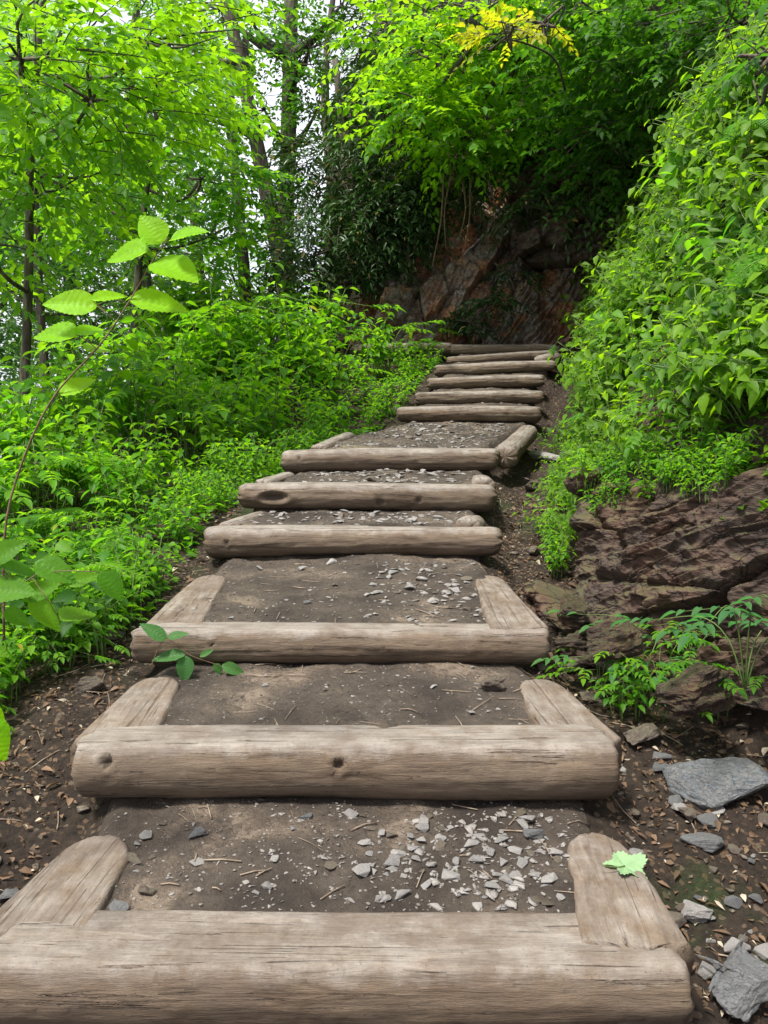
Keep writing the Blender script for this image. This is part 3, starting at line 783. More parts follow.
class Leaves:
    def __init__(s): s.o, s.d, s.n, s.l, s.w = [], [], [], [], []
    def add(s, o, d, n, l, w):
        s.o.append(o); s.d.append(d); s.n.append(n); s.l.append(l); s.w.append(w)
    def mesh(s, name, T, mat, smooth=False):
        v, f = put_leaves(T, np.concatenate(s.o), np.concatenate(s.d), np.concatenate(s.n), np.concatenate(s.l), np.concatenate(s.w))
        return mesh_np(name, v, f, mat, smooth)

def spray(Lv, p, d, length, n, size, asp=.55, droop=.35, tilt=.35, ang=.9):
    """a flat twig of alternating leaves"""
    d = np.array(d, float); d /= np.linalg.norm(d)
    t = np.linspace(.12, 1, n)
    side = np.cross(d, [0, 0, 1.0]); side /= np.linalg.norm(side) + 1e-9
    roll = rng.normal(0, tilt); up = np.cross(side, d)
    up, side = up * math.cos(roll) + side * math.sin(roll), side * math.cos(roll) - up * math.sin(roll)
    pts = p + d * (t * length)[:, None] - np.array([0, 0, 1.0]) * (droop * length * t ** 2)[:, None]
    sg = np.where(np.arange(n) % 2, 1, -1)[:, None]
    ld = d * math.cos(ang) + side * sg * math.sin(ang) - np.array([0, 0, .12]) + rng.normal(0, .22, (n, 3))
    ld[-1] = d - np.array([0, 0, .3])
    nn = up + rng.normal(0, .3, (n, 3))
    l = size * rng.uniform(.7, 1.2, n) * (1 - .25 * t)
    Lv.add(pts, ld, nn, l, l * asp * rng.uniform(.85, 1.15, n))
    return pts

def tree(name, label, cat, trunk_cp, r0, r1, blobs, size, mat, group=None, T=T_far, asp=.62, bark='bark', nl=11, slen=.5, down=0.1, extra_trunks=(), jitter=1.0, limbs=True, droop=.35, dens=1.9, sdroop=.14):
    base = np.array(trunk_cp[0], float)
    root = empty(name, tuple(base)); tag(root, label, cat, group)
    acc = Acc(); cp = spline(np.array(trunk_cp) - base, 24)
    acc.add(*tube(cp, np.linspace(r0, r1, 24), 12, 3, .12))
    for tc, a, b in extra_trunks:
        c2 = spline(np.array(tc) - base, 20); acc.add(*tube(c2, np.linspace(a, b, 20), 10, 4, .12)); cp = np.vstack([cp, c2])
    Lv = Leaves(); tw = Acc()
    for (c, rad, n) in blobs:
        n = int(n * dens)
        c = np.array(c) - base; rad = np.array(rad if hasattr(rad, '__len__') else (rad, rad, rad * .7))
        k = np.argmin(np.linalg.norm(cp - (c - np.array([0, 0, rad[2] * .8])), axis=1)); st_ = cp[k]
        if limbs:
            mid = (st_ + c) / 2 + np.array([0, 0, -.1 * np.linalg.norm(c - st_)]) + rng.normal(0, .06, 3)
            acc.add(*tube(spline([st_, mid, c], 10), np.linspace(max(r1, r0 * .3), .012, 10), 6))
            for _ in range(7):
                q = c + rnd_unit(1)[0] * rad * rng.uniform(.5, .95); m2 = (c + q) / 2 + rng.normal(0, .08, 3)
                acc.add(*tube(spline([c * .85 + mid * .15, m2, q], 6), np.linspace(.014, .004, 6), 4))
        for _ in range(n):
            dr = rnd_unit(1)[0]; q = c + dr * rad * rng.random() ** .4
            out = dr * np.array([1, 1, .35]) + rng.normal(0, .35 * jitter, 3) * np.array([1, 1, .4]) - np.array([0, 0, down])
            pts = spray(Lv, q, out, slen * rng.uniform(.6, 1.3), nl, size, asp, droop if mat == 'leaf_dark' else sdroop)
            if rng.random() < .35:
                acc.add(*tube(np.vstack([q - out * .15, pts[::4]]), np.linspace(.006, .002, len(pts[::4]) + 1), 3))
    tr = link('trunk', acc.mesh('trunk', M[bark]), root)
    cr = link('crown', Lv.mesh('crown', T, M[mat]), root)
    if tw.n: link('twigs', tw.mesh('twigs', M['stem_brown']), cr)
    return root

R = lambda a, b: rng.uniform(a, b)
def B(px, py, Y, rx, rz, n): return (P(px, py, Y), (rx, rx, rz), n)

# bright broad-leaved trees on the left slope
tree('broadleaf_tree', 'slim tree with bright yellow-green leaves filling the top left corner', 'tree', [P(20, 470, 6.6), P(28, 300, 6.7), P(32, 120, 6.6), P(50, -60, 6.4)], .045, .02,
     [B(20, 50, 5.6, .75, .5, 60), B(95, 95, 6.0, .7, .45, 60), B(40, 170, 6.4, .7, .4, 45), B(150, 35, 6.4, .75, .45, 55), B(-20, 240, 6.2, .6, .4, 25)], .1, 'leaf_bright', 'trees on the left slope', T_low)
tree('broadleaf_tree', 'slim tree whose bright leaf sprays hang left of the gap of pale sky', 'tree', [P(128, 480, 9.5), P(135, 320, 9.4), P(150, 160, 9.4), P(180, -20, 9.2)], .06, .02,
     [B(140, 110, 9.0, 1.1, .6, 80), B(205, 175, 9.2, .6, .35, 34), B(90, 200, 9.4, .9, .45, 55), B(180, 60, 9.0, .6, .3, 16), B(160, 250, 9.6, .8, .3, 25), B(215, 235, 9.6, .5, .3, 22)], .11, 'leaf_bright', 'trees on the left slope', T_low)
tree('broadleaf_tree', 'thin-stemmed tree with sparse leaves at the left edge, pale sky behind', 'tree', [P(52, 460, 11.5), P(40, 300, 11.5), P(35, 150, 11.3), P(38, -80, 11)], .07, .03,
     [B(20, 130, 11.4, 1.3, .8, 60), B(80, 210, 11.8, 1.1, .6, 40), B(5, 290, 12, 1.0, .5, 30), B(110, 300, 12, .9, .45, 34)], .12, 'leaf_mid', 'trees on the left slope', T_far)
tree('forked_tree', 'tall tree with a straight dark trunk beside the brightest gap of sky', 'tree', [P(284, 420, 15), P(285, 250, 15), P(289, 100, 15), P(293, -120, 15)], .17, .11,
     [B(250, 20, 14.5, 1.2, .6, 34), B(296, 150, 14.2, .5, .7, 16), B(285, 230, 14.2, .6, .6, 22), B(300, 60, 14.2, .5, .5, 14), B(262, 105, 14, .6, .4, 12), B(318, 110, 14, .5, .5, 9), B(310, 45, 14, .7, .4, 16), B(345, 0, 14, 1.0, .6, 20), B(215, 5, 14.5, 1.4, .7, 40)], .13, 'leaf_mid', None, T_far)
tree('leaning_tree', 'leaning tree with a grey forked trunk in front of the pale sky', 'tree', [P(292, 400, 13.5), P(283, 280, 13.5), P(262, 170, 13.5), P(222, -20, 13.3)], .17, .09,
     [B(190, 40, 13, 1.0, .5, 30), B(262, 205, 13.6, .8, .5, 30), B(205, 120, 13.3, .7, .4, 24)], .12, 'leaf_mid', None, T_far,
     extra_trunks=[([P(272, 215, 13.5), P(250, 120, 13.6), P(245, 40, 13.6)], .1, .05)])
for k, (px, Y, hh) in enumerate([(-20, 14, 200), (60, 17, 150), (135, 15, 130), (190, 19, 170), (235, 17, 240), (330, 18, 190)]):
    bl = []
    for j in range(13):
        bx_, by_ = px + R(-75, 75), 20 + 360 * (j + R(0, 1)) / 13
        if 165 < bx_ < 370 and by_ < 250 and R(0, 1) < .9: continue
        bl.append(B(bx_, by_, Y + R(-1.5, 1.5), 1.5, .8, 44 if k < 4 else 18))
    tree('slope_tree', ['far tree crown behind the leftmost thin trunks', 'far tree on the slope behind the upright sapling', 'far tree with loose pale crown left of the sky gap',
         'far tree low on the slope below the sky gap', 'far tree right behind the leaning grey trunk', 'far tree partly hidden by the dark evergreen bush'][k], 'tree',
         [P(px, 470, Y), P(px + 10, 300, Y), P(px - 5, 100, Y), P(px + 5, -20, Y)], .16, .05, bl, .17, ('leaf_hazy', 'leaf_bright', 'leaf_hazy', 'leaf_hazy', 'leaf_mid', 'leaf_hazy')[k], 'far trees down the slope', T_far, slen=.7)

# dark evergreen thicket left of and above the cliff
tree('rhododendron', 'dark evergreen bush with long drooping leaves left of the cliff', 'bush', [P(392, 330, 10.9), P(375, 260, 10.8), P(350, 180, 10.8), P(335, 60, 10.8)], .09, .04,
     [B(330, 245, 10.2, .75, .55, 70), B(375, 215, 10.0, .6, .5, 70), B(330, 170, 10.5, .8, .6, 80), B(385, 150, 10.2, .7, .6, 80), B(300, 270, 10.6, .5, .4, 34), B(365, 100, 10.8, .6, .6, 50), B(400, 190, 9.7, .4, .4, 40)],
     .13, 'leaf_dark', None, T_lance, asp=.3, slen=.3, nl=9, down=.3, jitter=1.3, droop=.6)
tree('rhododendron', 'tall dark evergreen behind the hanging leaves at the top centre', 'bush', [P(430, 300, 11.8), P(415, 180, 11.8), P(400, 60, 11.8), P(395, -60, 11.8)], .1, .05,
     [B(385, 40, 11.5, .7, .7, 60), B(425, 70, 11.4, .9, .8, 90), B(425, 150, 11.2, .7, .6, 70), B(460, -10, 11, .9, .7, 60)],
     .13, 'leaf_dark', None, T_lance, asp=.3, slen=.32, nl=9, down=.3, jitter=1.3, droop=.6)
# tree leaning out over the cliff
tree('overhanging_tree', 'leafy tree reaching out over the cliff with bright green sprays', 'tree', [P(600, 150, 10.4), P(570, 110, 9.8), P(520, 60, 9.0), P(470, 20, 8.3)], .09, .03,
     [B(420, 110, 9.0, .6, .3, 40), B(465, 140, 9.1, .65, .3, 44), B(500, 95, 9.1, .75, .35, 55), B(450, 60, 9.1, .8, .3, 44), B(545, 130, 9.2, .65, .35, 44), B(540, 60, 9.2, .9, .35, 60), B(400, 40, 9.4, .6, .3, 24), B(590, 100, 9.2, .7, .4, 50), B(480, 10, 9.0, 1.0, .3, 44)],
     .115, 'leaf_bright', None, T_low, slen=.45)
tree('overhanging_bush', 'dense mid-green bush crowning the dark ledge in the top right', 'bush', [P(690, 150, 9.2), P(680, 80, 8.6), P(660, 20, 8.2), P(650, -60, 8)], .07, .03,
     [B(620, 60, 7.8, .7, .4, 60), B(660, 20, 7.4, .8, .4, 60), B(600, 130, 8.2, .55, .35, 40), B(650, 110, 8.0, .5, .35, 40), B(700, 60, 7.2, .6, .4, 55), B(590, 10, 8.0, .8, .4, 50), B(750, 20, 6.6, .6, .45, 50), B(655, 165, 8.4, .45, .3, 34), B(610, 175, 8.6, .45, .22, 26)],
     .1, 'leaf_mid', None, T_low, slen=.4)
tree('rhododendron', 'drooping evergreen branch added to darken the hollow in the cliff', 'bush', [P(470, 150, 10.6), P(460, 140, 10.4), P(455, 150, 10.1), P(450, 165, 10)], .05, .02,
     [B(450, 170, 9.9, .5, .35, 40), B(420, 205, 9.9, .35, .3, 30), B(500, 165, 9.9, .5, .3, 40), B(560, 170, 9.7, .5, .25, 34), B(535, 200, 9.1, .35, .2, 26), B(585, 205, 8.9, .3, .2, 18), B(385, 245, 10.0, .4, .3, 34)], .12, 'leaf_dark', None, T_lance, asp=.3, slen=.3, nl=9, down=.3, jitter=1.3, droop=.6)  # added foliage, its dark leaves imitate the shade of the hollow
tree('yellow_sapling', 'sapling with yellow leaves at the top, right of centre', 'sapling', [P(565, 90, 7.6), P(555, 60, 7.2), P(530, 45, 6.7), P(500, 38, 6.5)], .012, .006,
     [B(510, 34, 6.4, .24, .07, 9), B(545, 24, 6.6, .12, .08, 4)], .075, 'leaf_yellow', None, T_med, slen=.3, nl=9)
tree('cliff_shrub', 'low shrub with glossy leaves growing from the foot of the cliff', 'shrub', [P(470, 340, 9.9), P(478, 320, 9.75), P(492, 300, 9.6), P(505, 280, 9.6)], .012, .006,
     [B(470, 322, 9.6, .25, .16, 14), B(495, 300, 9.5, .22, .16, 12), B(510, 272, 9.5, .15, .1, 6)], .11, 'leaf_dark', None, T_lance, asp=.35, slen=.25, nl=8)

# ---------------------------------------------------------------- plants (prototypes with stem and foliage)
def herb_proto(hgt, nst, size, mat, T, lean=.15, pairs=8, asp=.55, flowers=0, spread=.5, name='leafy_plant'):
    root = empty(name); st_ = Acc(); Lv = Leaves(); fl = Acc()
    for k in range(nst):
        a = rng.uniform(0, 2 * pi); h = hgt * R(.65, 1.1); ln = R(.3, 1) * lean
        base = np.array([math.cos(a), math.sin(a), 0]) * R(0, .06)
        d = np.array([math.cos(a), math.sin(a), 0])
        cp = spline([base, base + d * ln * .2 + [0, 0, h * .5], base + d * ln * 1.1 + [0, 0, h]], 10)
        st_.add(*tube(cp, np.linspace(.004, .0018, 10), 5))
        m = pairs
        for j in range(m):
            t = .28 + .72 * (j + 1) / m; p = cp[min(9, int(t * 9))] + (cp[min(9, int(t * 9) + 1)] - cp[min(9, int(t * 9))]) * (t * 9 % 1)
            aa = a + j * 1.57 + R(-.4, .4)
            for s in (0, pi):
                dd = np.array([math.cos(aa + s), math.sin(aa + s), R(-.1, .35)])
                l = size * R(.7, 1.2) * (1.1 - .5 * abs(t - .6)); pet = spread * l * R(.3, .9)
                q = p + dd * pet
                if R(0, 1) < .9:
                    st_.add(*tube(np.array([p, (p + q) / 2 + [0, 0, .004], q]), .0011, 3))
                    Lv.add(q[None], (dd - np.array([0, 0, R(.1, .6)]))[None], (np.array([0, 0, 1.0]) + rng.normal(0, .25, 3))[None], np.array([l]), np.array([l * asp]))
                if flowers and R(0, 1) < flowers:
                    c = q + [0, 0, .02]; s_ = .012
                    fl.add(c + np.array([(-1, 0, 0), (0, -1, .3), (1, 0, 0), (0, 1, .3), (0, 0, -1.4), (0, 0, .7)]) * s_, np.array([(0, 1, 5), (1, 2, 5), (2, 3, 5), (3, 0, 5), (1, 0, 4), (2, 1, 4), (3, 2, 4), (0, 3, 4)]))
    s = link('stem', st_.mesh('stem', M['stem_green']), root)
    f = link('foliage', Lv.mesh('foliage', T, M[mat]), root); ch = [s, f]
    if fl.n: ch.append(link('blossom', fl.mesh('blossom', M['petal']), root))
    reg(root, *ch)
    return root

def compound_proto(hgt, nst, size, mat, npairs=4, name='compound_leaved_plant', T=T_med, reach=.3):
    root = empty(name); st_ = Acc(); Lv = Leaves()
    for k in range(nst):
        a = 2 * pi * k / nst + R(-.5, .5); d = np.array([math.cos(a), math.sin(a), 0]); h = hgt * R(.6, 1.1); rc = reach * R(.7, 1.2)
        cp = spline([(0, 0, 0), d * rc * .25 + np.array([0, 0, h * .7]), d * rc * .7 + np.array([0, 0, h]), d * rc * 1.5 + np.array([0, 0, h * .9])], 14)
        st_.add(*tube(cp, np.linspace(.003, .0012, 14), 4))
        side = np.array([-d[1], d[0], 0])
        for b, (i0, sg) in enumerate([(8, 1), (8, -1), (13, 0)]):
            dd = d * (.5 if sg else 1) + side * sg
            o = cp[i0]; L_ = size * (1.6 if sg else 1.4)
            for j in range(npairs):
                t = (j + .6) / npairs; p = o + dd * L_ * t - np.array([0, 0, .15 * L_ * t * t])
                for s in (-1, 1):
                    sd = np.cross(dd, [0, 0, 1.0]) * s
                    l = size * R(.55, .8) * (1 - .35 * t)
                    Lv.add(p[None], (sd + dd * .7 + [0, 0, R(-.35, .05)])[None], (np.array([0, 0, 1.0]) + rng.normal(0, .15, 3))[None], np.array([l]), np.array([l * .5]))
            p = o + dd * L_ * 1.02 - np.array([0, 0, .15 * L_]); l = size * .75
            Lv.add(p[None], (dd - np.array([0, 0, .3]))[None], np.array([[0, 0, 1.0]]), np.array([l]), np.array([l * .5]))
            st_.add(*tube(np.array([o, p]), .0012, 3))
    s = link('stem', st_.mesh('stem', M['stem_green']), root); f = link('foliage', Lv.mesh('foliage', T, M[mat]), root)
    reg(root, s, f); return root

def fern_proto(hgt, nfr, mat='leaf_herb', name='fern', reach=.35):
    root = empty(name); st_ = Acc(); Lv = Leaves()
    for k in range(nfr):
        a = 2 * pi * k / nfr + R(-.3, .3); d = np.array([math.cos(a), math.sin(a), 0]); h = hgt * R(.75, 1.1); rc = reach * R(.8, 1.2)
        cp = spline([(0, 0, 0), d * rc * .25 + np.array([0, 0, h * .75]), d * rc * .75 + np.array([0, 0, h]), d * rc * 1.35 + np.array([0, 0, h * .8])], 26)
        st_.add(*tube(cp, np.linspace(.0028, .001, 26), 4)); side = np.array([-d[1], d[0], 0])
        tt = np.linspace(.22, 1, 22)
        for t in tt:
            p = cp[min(25, int(t * 25))]; tg = cp[min(25, int(t * 25) + 1)] - cp[max(0, int(t * 25) - 1)]; tg /= np.linalg.norm(tg)
            ln = .3 * reach * math.sin(pi * min(1, (1.06 - t) * .95)) ** .8 + .012
            for s in (-1, 1):
                dd = side * s + tg * .35 - np.array([0, 0, .15])
                m = 6; q = np.linspace(.1, .95, m)[:, None]; pp = p + dd * ln * q
                Lv.add(p[None], dd[None], np.cross(tg, side * 1.0)[None] * -1 + rng.normal(0, .1, (1, 3)), np.array([ln]), np.array([ln * .17]))
                for s2 in (-1, 1):
                    Lv.add(pp, (dd * .5 + tg * s2)[None].repeat(m, 0), np.tile(np.array([[0, 0, 1.0]]), (m, 1)), np.full(m, ln * .19) * (1 - .5 * q[:, 0]), np.full(m, ln * .11))
    s = link('stem', st_.mesh('stem', M['stem_green']), root); f = link('fronds', Lv.mesh('fronds', T_far, M[mat]), root)
    reg(root, s, f); return root

USED = set()
def put(proto, loc, rz, sc, label, cat, group, tiltv=None):
    if proto.name in USED: o = copy_tree(proto)
    else: o = proto; USED.add(proto.name)
    o.location = tuple(loc); o.scale = (sc, sc, sc)
    if tiltv is None: o.rotation_euler = (R(-.12, .12), R(-.12, .12), rz)
    else:
        q = Vector((0, 0, 1)).rotation_difference(Vector(tiltv).normalized()); q = q @ Matrix.Rotation(rz, 3, 'Z').to_quaternion()
        o.rotation_euler = q.to_euler()
    tag(o, label, cat, group); return o

herbs = [herb_proto(.62, 5, .085, 'leaf_herb', T_med, .2, 7) for _ in range(4)] + [herb_proto(.7, 4, .1, 'leaf_bright', T_med, .2, 7, .62) for _ in range(2)]
smallh = [herb_proto(.3, 5, .055, 'leaf_herb', T_med, .15, 5, name='low_plant') for _ in range(3)]
ferns = [fern_proto(.38, 8), fern_proto(.3, 7, 'leaf_bright')]
comps = [compound_proto(.42, 5, .085, 'leaf_herb'), compound_proto(.36, 4, .09, 'leaf_bright')]
banks = [herb_proto(.42, 6, .085, 'leaf_bank', T_low, .25, 6, .6, .02, name='jewelweed') for _ in range(4)] + [herb_proto(.45, 5, .07, 'leaf_bank', T_low, .3, 7, .5, .0, name='jewelweed') for _ in range(2)]

# left bank
n = 0
while n < 235:
    y = R(2.7, 10.6) if R(0, 1) < .75 else R(2.5, 5.5)
    l = np.interp(y, ey, exl); w = np.interp(y, [2.5, 4, 7, 10.6], [1.3, 2.2, 3.4, 3.2])
    x = l - .34 - w * R(0, 1)
    d = l - x
    if y > 9.4 and x > -0.6: continue
    hmax = np.interp(d, [.3, .8, 1.6, 3], [.45, .9, 1.25, 1.4]) * np.interp(y, [2.5, 3.5, 5, 7, 9], [.6, .75, .95, 1.2, 1.35])
    z = float(H(x, y)); sc = R(.75, 1.1) * hmax
    sc = min(sc, 1.75)
    kind = R(0, 1)
    near = y < 4.5
    if kind < .74: put(herbs[rng.integers(6)], (x, y, z), R(0, 6.28), sc, 'leafy green plant in the dense growth left of the steps', 'plant', 'leafy plants on the left bank')
    elif kind < .9: put(comps[rng.integers(2)], (x, y, z), R(0, 6.28), sc * 1.25, 'plant with divided leaves in the growth left of the steps', 'plant', 'compound-leaved plants on the left bank')
    else: put(ferns[rng.integers(2)], (x, y, z), R(0, 6.28), min(sc, .9), 'feathery green fern in the growth left of the steps', 'fern', 'ferns on the left bank')
    n += 1
for _ in range(70):
    y = R(2.3, 9.0); l = np.interp(y, ey, exl); x = l - .22 - abs(rng.normal(0, .22))
    if y < 2.9 and x > l - .5: x -= .45
    put(smallh[rng.integers(3)], (x, y, float(H(x, y))), R(0, 6.28), R(.5, 1.05), 'low leafy plant at the left edge of the steps', 'plant', 'low plants beside the steps')
for _ in range(16):
    y = R(2.0, 2.9); x = R(-1.75, -1.12) - (y - 2) * .25
    put(herbs[rng.integers(6)] if R(0, 1) < .6 else comps[rng.integers(2)], (x, y, float(H(x, y))), R(0, 6.28), R(.4, .65), 'leafy plant in the dark lower left corner, nearest the camera', 'plant', 'plants in the lower left corner')
# right bank
n = 0; tries = 0
while n < 250 and tries < 5000:
    tries += 1
    y = R(3.5, 10.0); k = R(0.0, 1.6) ** 1.0
    x = toe(y) + .12 + k * .95
    if y < 5.0 and k < np.interp(y, [3.5, 4.2, 5.0], [.5, .18, .0]): continue
    z = float(H(x, y)); e = .05
    if z > E + .12 + y * np.interp(x / y, [.2, .5], [.22, .42]): continue
    nx_ = -(float(H(x + e, y, False)) - z) / e
    t = np.array([max(nx_, -1.6) * .55 - .1, -.35, 1.0])
    put(banks[rng.integers(6)], (x, y, z), R(0, 6.28), R(.8, 1.25) * np.interp(y, [3.5, 9], [.85, 1.1]), 'leaning jewelweed with small leaves on the steep bank right of the steps', 'plant', 'jewelweed on the right bank', t)
    n += 1
bherb = [herb_proto(.5, 4, .12, 'leaf_herb', T_med, .25, 5, .68, name='broad_leaved_plant') for _ in range(3)] + [herb_proto(.5, 4, .1, 'leaf_mid', T_med, .25, 6, .6, name='broad_leaved_plant') for _ in range(2)]
for _ in range(95):
    y = R(3.6, 9.5); k = R(0.1, 1.6); x = toe(y) + .1 + k
    if y < 5 and k < np.interp(y, [3.5, 4.2, 5.0], [.55, .2, .05]): continue
    q = R(0, 1); pr = bherb[rng.integers(5)] if q < .7 else (comps[rng.integers(2)] if q < .88 else ferns[rng.integers(2)])
    nm = 'fern' if q >= .88 else 'plant'
    if float(H(x, y)) > E + .05 + y * np.interp(x / y, [.2, .5], [.2, .4]): continue
    put(pr, (x, y, float(H(x, y))), R(0, 6.28), R(.7, 1.0), 'broad-leaved plant among the jewelweed on the steep right bank' if q < .7 else ('plant with divided leaves among the jewelweed on the right bank' if q < .88 else 'fern among the jewelweed on the steep right bank'), nm,
        'broad-leaved plants on the right bank' if q < .7 else ('compound-leaved plants on the right bank' if q < .88 else 'ferns on the right bank'), (-.55, -.35, 1))
for _ in range(26):      # growth on the left beside the lower steps
    y = R(2.35, 3.6); l = float(np.interp(y, ey, exl)); x = l - R(.3, 1.1)
    if y < 2.6: x -= .3
    put(bherb[rng.integers(5)], (x, y, float(H(x, y))), R(0, 6.28), R(.45, .8), 'broad-leaved plant close to the left end of the second and third steps', 'plant', 'broad-leaved plants by the lower steps')
# overflow of the bank along its upper edge, close to the camera
for _ in range(60):
    y = R(2.3, 4.4); x = toe(y) + R(.6, 1.9); z = float(H(x, y))
    put(banks[rng.integers(6)], (x, y, z), R(0, 6.28), R(.9, 1.2), 'leaning jewelweed hanging above the rock outcrop', 'plant', 'jewelweed above the outcrop', (-.7, -.3, 1))
for _ in range(40):
    y = R(4.0, 9.0); x = toe(y) - R(0, .14)
    put(smallh[rng.integers(3)], (x, y, float(H(x, y))), R(0, 6.28), R(.4, .7), 'low leafy plant in the gully right of the steps', 'plant', 'low plants in the gully')

for k in range(30):
    h = hit(R(548, 625), R(425, 545))
    if h is None or h[1] < 3.3: continue
    put(banks[rng.integers(6)], (h[0] + .03, h[1], h[2]), R(0, 6.28), R(.4, .7), 'small leaning jewelweed over the left shoulder of the rock outcrop', 'plant', 'jewelweed over the outcrop shoulder', (-.6, -.5, 1))
bpy.context.view_layer.update(); DG = bpy.context.evaluated_depsgraph_get()
def cast(px, py, names):
    o0 = Vector((0, 0, E)); dd = Vector(ray(px, py)).normalized()
    for _ in range(12):
        ok, hp, hn, _i, ob, _m = scene.ray_cast(DG, o0, dd)
        if not ok: return None
        if ob.name.split('.')[0] in names: return hp, hn
        o0 = hp + dd * .004
    return None
for k in range(46):
    pxx = R(580, 768); c_ = cast(pxx, R(-14, 26) + np.interp(pxx, [580, 660, 768], [492, 476, 462]), ('rock_outcrop', 'ground'))
    if c_ is None: continue
    p = c_[0]; x, y = p[0], p[1]; put(smallh[rng.integers(3)], (x, y, p[2] - .03), R(0, 6.28), R(.35, .7), 'low plant rooted along the top edge of the rock outcrop', 'plant', 'low plants on top of the outcrop')
for _ in range(22):
    y = R(1.95, 2.9); l = float(np.interp(y, ey, exl)); x = l - R(.35, 1.0)
    put(smallh[rng.integers(3)] if R(0, 1) < .6 else comps[rng.integers(2)], (x, y, float(H(x, y))), R(0, 6.28), R(.4, .7), 'low plant on the leaf litter left of the two lowest steps', 'plant', 'low plants on the left litter')
# ground cover (stuff): creeping small leaves
def cover(name, n, fn, mat, size, label):
    Lv = Leaves(); xs, ys = fn(n); zs = H(xs, ys) + rng.uniform(.005, .07, len(xs))
    a = rng.uniform(0, 2 * pi, len(xs)); d = np.stack([np.cos(a), np.sin(a), rng.uniform(-.3, .5, len(xs))], -1)
    nr = np.array([0, 0, 1.0]) + rng.normal(0, .45, (len(xs), 3)); l = size * rng.uniform(.5, 1.3, len(xs))
    Lv.add(np.stack([xs, ys, zs], -1), d, nr, l, l * .55)
    o = link(name, Lv.mesh(name, T_low, M[mat])); tag(o, label, 'ground cover', kind='stuff'); return o
def f_left(n):
    y = rng.uniform(2.4, 12, n); l = np.interp(y, ey, exl); x = l - .22 - rng.uniform(0, 1, n) ** 1.3 * 4
    k = ~((y < 3.2) & (x > l - .6)); return x[k], y[k]
def f_right(n):
    y = rng.uniform(2.4, 10.2, n); x = toe(y) + rng.uniform(.0, 2.6, n); n_ = H(x, y) < E + .2 + y * np.interp(x / y, [.2, .5], [.22, .42]); k = n_ & (y > 4.3) | (x > toe(y) + .45); return x[k], y[k]
def f_hill(n):
    x = rng.uniform(-1.2, 6, n); y = rng.uniform(10.9, 15, n); return x, y
def f_slope(n):
    y = 10.5 + 25 * rng.random(n) ** 1.5; x = rng.uniform(-14, 2.5, n); k = x < -.6; return x[k], y[k]
def f_up(n):
    y = rng.uniform(2.4, 12, n); x = toe(y) + rng.uniform(.6, 5, n); k = H(x, y) > E + y * np.interp(x / y, [.2, .5], [.22, .42]); return x[k], y[k]
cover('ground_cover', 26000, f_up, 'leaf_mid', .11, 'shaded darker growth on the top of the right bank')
cover('ground_cover', 12000, f_hill, 'leaf_dark', .16, 'dark glossy growth covering the hill above the cliff')
cover('ground_cover', 14000, f_slope, 'leaf_mid', .22, 'leafy undergrowth on the wooded slope beyond the path')
cover('ground_cover', 16000, f_left, 'leaf_herb', .055, 'creeping small-leaved growth under the plants on the left bank')
cover('ground_cover', 22000, f_right, 'leaf_bank', .06, 'creeping small-leaved growth covering the steep right bank')
def f_lit(n):
    y = .8 + 4.5 * rng.random(n) ** 1.3; l = np.interp(y, ey, exl); r = np.interp(y, ey, exr)
    left = rng.random(n) < .5
    x = np.where(left, l - .12 - rng.random(n) * .8, r + .08 + rng.random(n) * np.maximum(toe(y) - r, .1)); return x, y
def litter(n):
    xs, ys = f_lit(n); Lv = Leaves(); zs = H(xs, ys) + rng.uniform(.002, .012, n)
    a = rng.uniform(0, 2 * pi, n); d = np.stack([np.cos(a), np.sin(a), rng.uniform(-.3, .3, n)], -1)
    l = rng.uniform(.008, .04, n) * np.where(rng.random(n) < .9, .65, 1.4)
    Lv.add(np.stack([xs, ys, zs], -1), d, np.array([0, 0, 1.0]) + rng.normal(0, .5, (n, 3)), l, l * rng.uniform(.2, .7, n))
    o = link('leaf_litter', Lv.mesh('leaf_litter', T_low, M['litter'])); tag(o, 'brown dead leaves and bits strewn on the soil beside the steps', 'leaf litter', kind='stuff')
litter(14000)
acc = Acc()
for _ in range(420):
    x, y = f_lit(1); x, y = float(x[0]), float(y[0])
    if R(0, 1) < .3: x, y = R(-.6, .7), R(1.7, 3.9)
    a = R(0, pi); l = R(.02, .11); p = [(x + math.cos(a) * l * t, y + math.sin(a) * l * t) for t in (-.5, 0, .5)]
    acc.add(*tube(np.array([(q[0], q[1] + (.004 if i == 1 else 0), float(H(q[0], q[1])) + .005) for i, q in enumerate(p)]), R(.0007, .0022), 4))
o = link('twig_litter', acc.mesh('twig_litter', M['root'])); tag(o, 'thin broken twigs and needles lying on soil and treads', 'twigs', kind='stuff')

